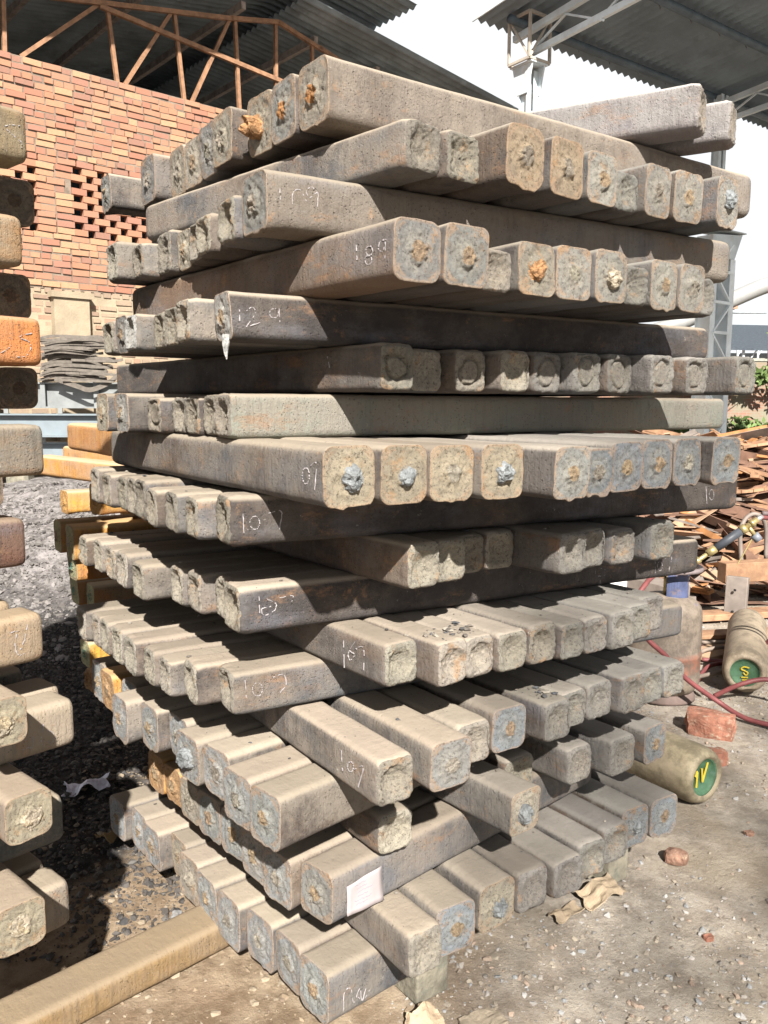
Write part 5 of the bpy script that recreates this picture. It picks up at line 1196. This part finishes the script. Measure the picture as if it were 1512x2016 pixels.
def lying(name, P, yaw, L, R, base, green, lab, strokes, sc):
    r_ = empty(name, (P[0], P[1], R + .004), 0)
    # local +Z (lathe axis) = backwards from the visible end
    d = Vector((math.sin(yaw), math.cos(yaw), 0))
    X_ = Vector((d.y, -d.x, 0)); Rm = Matrix((X_, Vector((0, 0, 1)), -d)).transposed()      # columns x, y(up), z(towards the viewer)
    r_.rotation_euler = Rm.to_euler()
    pr = [(-L, .03), (-L + .05, .035), (-L + .07, R * .6), (-L + .14, R * .95), (-L + .2, R)] + [(-L + .2 + k * (L - .27) / 6, R) for k in range(1, 7)] + \
         [(-.045, R * .985), (-.022, R * .94), (-.006, R * .86), (0.0, R * .76), (-.004, R * .68), (-.018, R * .60), (-.028, R * .45), (-.034, R * .25), (-.036, .004)]
    V, F = lathe(pr, 44); mesh_obj('body', V, F, base, r_, True)
    V, F = lathe([(-.0335, .003), (-.0325, R * .25), (-.0265, R * .45), (-.0165, R * .60), (-.010, R * .645), (-.012, R * .65), (-.0285, R * .45), (-.0355, .003)][::1], 40)
    mesh_obj('green_paint_disc', V, F, green, r_, True)
    mb = MB()
    for s_ in strokes:
        P_ = spline([(a * sc, b * sc, -.028 + .010 * ((a * a + b * b) * sc * sc) / (R * R * .25)) for a, b in s_], 6) if len(s_) > 2 else [Vector((s_[0][0] * sc, s_[0][1] * sc, -.024)), Vector((s_[1][0] * sc, s_[1][1] * sc, -.024))]
        mb.tube(P_, .0045, 6)
    mb.build('yellow_mark', simple('yellow_paint', (.42, .32, .03), .6, 0, .1), r_)
    return tag(r_, lab, 'gas cylinder', 'gas cylinders lying on the ground at right')
grn = simple('green_paint', (.045, .10, .055), .6, 0, .3, 14, .2, 60, ((.08, .14, .11), .7))
lying('gas_cylinder', (1.335, 3.27), rad(-33), 1.25, .122, cyl_mat('cylinder_olive', (.23, .195, .13)), grn, 'dusty olive cylinder lying down, green end with yellow V mark', [[(-.55, -.5), (-.45, .35), (-.6, .1)], [(-.05, .45), (.05, -.35)], [(.05, -.35), (.45, .7)]], .075)
lying('gas_cylinder', (2.07, 4.62), rad(24), 1.3, .125, cyl_mat('cylinder_tan', (.27, .22, .16)), grn, 'tan cylinder lying at the right edge, hose loop before it', [[(.35, .45), (-.1, .5), (-.35, .25), (0, .1), (.25, -.05), (.1, -.3), (-.15, -.1)], [(-.3, -.55), (.3, -.5)], [(-.2, -.8), (.25, -.75)]], .06)

# ------------------------------------------------------------------ torch and hoses
red_h = simple('red_hose', (.15, .045, .045), .55, 0, .2, 10, .1, 40); dk_h = simple('dark_hose', (.10, .075, .075), .6, 0, .2, 10); gr_h = simple('grey_hose', (.20, .16, .13), .7, 0, .2, 10)
T0_ = Vector((1.66, 4.42, .80)); T1_ = Vector((1.99, 4.40, 1.05)); td = (T1_ - T0_).normalized()
tor = empty('cutting_torch', T0_); tag(tor, 'brass cutting torch with black grip resting on the upright cylinder', 'cutting torch')
def tt(*seg):
    mb = MB()
    for a, b, r in seg: mb.tube([td * a, td * b], r, 12)
    return mb
L_ = (T1_ - T0_).length
tt((-.03, .12, .012), (.10, .15, .022), (.02, .05, .018)).build('brass_head', brass, tor, True)
tt((.15, .31, .023)).build('grip', simple('black_grip', (.045, .05, .06), .5), tor, True)
mb = tt((.31, .34, .026), (.34, L_, .016), (.37, .39, .022)); mb.tube([td * .355 + Vector((0, 0, 0)), td * .355 + Vector((.035, -.01, -.05))], .012, 10); mb.build('brass_valve', brass, tor, True)
mb = MB(); mb.tube([td * .355 + Vector((.03, -.01, -.045)), td * .355 + Vector((.055, -.015, -.075))], .023, 12); mb.build('valve_knob', simple('grey_knob', (.12, .13, .15), .4), tor, True)
mb = MB(); mb.tube([td * .355 + Vector((.03, -.01, -.05)), td * .355 + Vector((-.05, -.01, -.21))], .004, 6); mb.build('striker_wire', brass, tor)
tt((L_ - .02, L_ + .03, .013)).build('hose_nut', steel_m, tor, True)
def hose(pts, r, mat, lab):
    mb = MB(); mb.tube(spline(pts, 10), r, 10); return tag(mb.build('hose', mat, None, True), lab, 'hose', 'gas hoses around the cylinders')
e1 = T1_ + td * .02
hose([e1, (2.13, 4.44, 1.03), (2.24, 4.55, .86), (2.33, 4.7, .60), (2.40, 4.9, .34), (2.36, 5.1, .13), (2.2, 5.15, .04), (2.05, 5.2, .03)], .0125, simple('maroon_hose', (.15, .05, .05), .5), 'maroon hose arching down from the torch')
hose([e1 + Vector((.01, .01, .02)), (2.15, 4.42, 1.06), (2.29, 4.55, .88), (2.40, 4.7, .62), (2.55, 4.9, .38), (2.75, 5.0, .25), (3.0, 5.05, .14)], .0125, dk_h, 'black hose arching from the torch to the right edge')
hose([(1.515, 4.57, .715), (1.42, 4.42, .70), (1.36, 4.36, .62), (1.38, 4.30, .45), (1.50, 4.30, .33), (1.62, 4.32, .20), (1.80, 4.33, .07), (1.90, 4.22, .02), (2.02, 4.12, .016), (2.16, 4.12, .016), (2.25, 4.25, .016), (2.22, 4.42, .10), (2.12, 4.45, .15), (1.98, 4.46, .12), (1.86, 4.52, .03)], .0135, red_h, 'red hose looping down the upright cylinder to the ground')
hose([(1.82, 4.72, .02), (2.05, 5.05, .04), (2.35, 5.15, .03), (2.6, 5.4, .03), (2.5, 5.6, .02), (2.1, 5.5, .02), (1.9, 5.35, .02)], .0135, red_h, 'red hose coil lying between the cylinders')
hose([(1.82, 4.78, .05), (2.1, 5.3, .06), (2.45, 5.35, .06), (2.50, 5.15, .05), (2.2, 4.95, .05), (1.86, 4.8, .04), (1.83, 4.6, .02)], .0125, gr_h, 'grey-brown hose coil lying over the red coil')
hose([(1.85, 5.6, .02), (2.3, 5.5, .06), (2.7, 5.6, .04), (3.1, 5.9, .03)], .0125, gr_h, 'grey hose running off right behind the coils')

# ------------------------------------------------------------------ things lying about
def rock(name, loc, size, mat, lab, cat, seed_, rot=0.0, box_=True, sub=3, amp=.12):
    rng = np.random.RandomState(seed_); N = 7
    V = []; F = []; idx = {}
    def vid(p):
        k = tuple(np.round(p, 4))
        if k not in idx: idx[k] = len(V); V.append(p)
        return idx[k]
    for ax in range(3):
        for sgn in (-1, 1):
            for i in range(N):
                for j in range(N):
                    q = []
                    for (di, dj) in ((0, 0), (1, 0), (1, 1), (0, 1)):
                        u, v = (i + di) / N * 2 - 1, (j + dj) / N * 2 - 1
                        p = [0, 0, 0]; p[ax] = sgn; p[(ax + 1) % 3] = u; p[(ax + 2) % 3] = v
                        q.append(vid(np.array(p, float)))
                    F.append(q if sgn > 0 else q[::-1])
    P = np.array(V); ln = np.linalg.norm(P, axis=1, keepdims=True)
    sph = P / ln; k = .25 if box_ else .75
    P = P * (1 - k) + sph * k * 1.1
    P = P * np.array(size) / 2
    s0 = max(size)
    P = P * (1 + (vnoise(P, 3.0 / s0, seed_) * amp + vnoise(P, 9.0 / s0, seed_ + 1) * amp * .5)[:, None])
    P[:, 2] -= P[:, 2].min() + .006
    gz_ = float(ground_h(np.array([loc[0]]), np.array([loc[1]]))[0])
    o = mesh_obj(name, P, F, mat); o.location = (loc[0], loc[1], gz_); o.rotation_euler = (0, 0, rot)
    return tag(o, lab, cat)
redb = simple('broken_brick', (.21, .12, .085), .9, 0, .35, 18, .9, 70, ((.36, .29, .21), .8)); orb = simple('fresh_brick', (.24, .105, .07), .9, 0, .3, 18, .8, 70, ((.30, .24, .18), .9))
rock('broken_brick', (1.66, 4.06), (.23, .13, .12), orb, 'large broken brick with fresh orange face below the upright cylinder', 'brick', 5, -.45)
rock('broken_brick', (1.075, 2.87), (.085, .06, .055), redb, 'lone reddish brick lump on bare ground right of the stack', 'brick', 6, -.5, False)
rock('brick_chip', (1.52, 3.68), (.13, .08, .07), orb, 'small pinkish brick piece behind the lying olive cylinder', 'brick', 7, .3)
rock('brick_chip', (1.02, 2.42), (.03, .02, .02), orb, 'tiny red brick chip on the open ground at lower right', 'brick', 8, .3)
rock('brick_chip', (1.47, 3.93), (.05, .04, .03), orb, 'little orange chip just below the large broken brick', 'brick', 9, .9)
rock('brick_chip', (1.42, 3.05), (.035, .025, .02), redb, 'tiny pink chip right of the lying olive cylinder', 'brick', 12, .2)
card = simple('brown_cardboard', (.25, .195, .135), .9, 0, .2, 12, .4, 60)
def sheet(name, loc, sx, sy, mat, lab, cat, seed_, rot, tilt=(0, 0), crump=.03, th=.003):
    rng = np.random.RandomState(seed_); n = 14; V = []; F = []
    for j in range(n + 1):
        for i in range(n + 1):
            u, v = i / n - .5, j / n - .5
            ed = .10 * math.sin(7 * u + seed_) * (abs(v) > .4) + .08 * math.sin(9 * v + seed_) * (abs(u) > .4)
            V.append([u * sx * (1 + ed), v * sy * (1 + ed) + u * sx * .2, 0])
    V = np.array(V); V[:, 2] = vnoise(V, 1.6 / max(sx, sy) * 2, seed_) * crump + vnoise(V, 9 / max(sx, sy), seed_ + 1) * crump * .35
    V[:, 2] -= V[:, 2].min()
    for j in range(n):
        for i in range(n): a = j * (n + 1) + i; F.append((a, a + 1, a + n + 2, a + n + 1))
    gz_ = float(ground_h(np.array([loc[0]]), np.array([loc[1]]))[0])
    o = mesh_obj(name, V, F, mat, None, False); o.location = (loc[0], loc[1], gz_ + .004); o.rotation_euler = (tilt[0], tilt[1], rot)
    s_ = o.modifiers.new('thick', 'SOLIDIFY'); s_.thickness = th
    return tag(o, lab, cat)
sheet('cardboard_scrap', (.74, 2.62), .17, .09, card, 'torn brown cardboard scrap lying beside the upright support block', 'cardboard', 3, .35, crump=.03)
sheet('cardboard_scrap', (.60, 2.53), .12, .05, card, 'thin leaf-shaped cardboard strip left of the torn scrap', 'cardboard', 4, .5, crump=.012)
sheet('torn_wrapper', (-1.28, 3.42), .17, .10, simple('white_wrapper', (.68, .68, .76), .7, 0, .12, 14, .2, 40, ((.36, .26, .36), .5)), 'crumpled white and lilac wrapper on the black slag', 'wrapper', 5, .3, crump=.025, th=.001)
sheet('fruit_peel', (-1.02, 3.02), .05, .14, simple('yellow_peel', (.22, .15, .07), .8), 'dry yellow-brown peel near the lowest rows at left', 'peel', 6, -.5, crump=.04)
sheet('stone_slab', (.12, 2.02), .10, .13, simple('tan_slab', (.33, .25, .17), .95, 0, .2, 10, .5, 60), 'flat tan slab leaning by the wooden support block', 'stone', 7, .4, (.5, .2), .012, .02)
sheet('stone_slab', (.27, 2.03), .13, .12, simple('mud_slab', (.24, .20, .15), .95, 0, .2, 10, .5, 60), 'flat grey mud slab in the gravel at the bottom', 'stone', 8, .2, (0, 0), .008, .01)
rock('metal_lump', (-.665, 2.50), (.035, .035, .035), steel_m, 'small shiny metal lump on the dirt by the ground bar', 'metal lump', 11, 0, False, amp=.25)

# flakes of scale and grit lying on the dusty tops of the billets
rng = np.random.RandomState(99); V = []; F = []
for (r, k), o in BIL.items():
    num = int(r[1:])
    if num < 5: continue
    w_, h_, y_ = ROWS[r]['b'][k][3], ROWS[r]['b'][k][4], -ROWS[r]['b'][k][2]
    heap = (r, k) in (('B7', 4), ('B6', 1), ('B6', 2))
    for i in range(26 if heap else rng.randint(2, 9)):
        lx, ly = rng.uniform(-.35, .35) * w_, (rng.normal(.07, .025) if heap else rng.uniform(.02, .5))
        X, Y = ROWS[r]['b'][k][0], ROWS[r]['b'][k][1]
        cx_, cy_ = X + lx * math.cos(y_) - ly * math.sin(y_), Y + lx * math.sin(y_) + ly * math.cos(y_)
        q = (.0015 + .006 * rng.rand() ** 4) * (1.5 if heap else 1); base = np.array(ICO) * (1 + rng.uniform(-.45, .35, (12, 1))) * np.array([1.2, .9, .4]) * q
        a_ = rng.uniform(0, 6.28); c2, s2 = math.cos(a_), math.sin(a_)
        n0 = len(V)
        for v in base: V.append((cx_ + v[0] * c2 - v[1] * s2, cy_ + v[0] * s2 + v[1] * c2, ROWS[r]['z'] + h_ + .0012 + q * .25 + v[2]))
        F += [tuple(n0 + j for j in f) for f in ICF]
tag(mesh_obj('scale_flakes', V, F, island_mat('flakes', [(.05, .05, .052), (.10, .09, .08), (.16, .14, .12), (.07, .075, .085), (.22, .20, .17)])), kind='stuff')

# unseen leafy blocker added behind the camera to shade the right of the yard
tr0 = Vector((2.6, -8.0, 0))
blocker = empty('shade_blocker', tr0); tag(blocker, 'unseen leafy blocker added behind the camera to shade the right side of the yard', 'blocker')
rng = np.random.RandomState(77)
V = []; F = []
for i in range(3000):
    y_ = rng.uniform(-8.9, -7.1)
    s_ = rng.uniform(1.75, 4.15) if i % 4 else rng.uniform(1.75, 3.0)
    x_ = rng.uniform(.15 + max(0, s_ - 2.1) * .24, 5.4)
    te = math.tan(SUN_EL)
    # sun ray plane: height and sideways shift grow with the distance back to the added leaves
    z_ = (s_ - 2.15 * .81 + (2.15 - y_) * te)
    xx_ = x_ - (2.15 - y_) * math.tan(SUN_TRAVEL)
    c_ = np.array([xx_ - tr0.x, y_ - tr0.y, z_]); a = rng.normal(size=3); a /= np.linalg.norm(a); b = np.cross(a, rng.normal(size=3)); b /= np.linalg.norm(b)
    q = rng.uniform(.025, .065); n0 = len(V)
    V += [tuple(c_ - a * q), tuple(c_ + b * q * .6), tuple(c_ + a * q), tuple(c_ - b * q * .6)]; F.append((n0, n0 + 1, n0 + 2, n0 + 3))
mesh_obj('blocker_crown', V, F, leaf_m, blocker)
mb = MB(); mb.tube([(0, 0, 0), (.1, .1, 3), (.3, 0, 6), (.5, .1, 8.5)], .16, 10, True, [1.2, .9, .7, .4])
for q in range(9):
    aa = q * .7; mb.tube([(.3, 0, 6 + q * .3), (.3 + math.cos(aa) * .8 + 1.0, math.sin(aa) * .4, 8.0 + q * .2), (.3 + math.cos(aa) * 1.7 + 1.8, math.sin(aa) * .7, 9.0 + q * .25)], .04, 6, True, [1, .6, .3])
mb.build('blocker_trunk', stem_m, blocker)
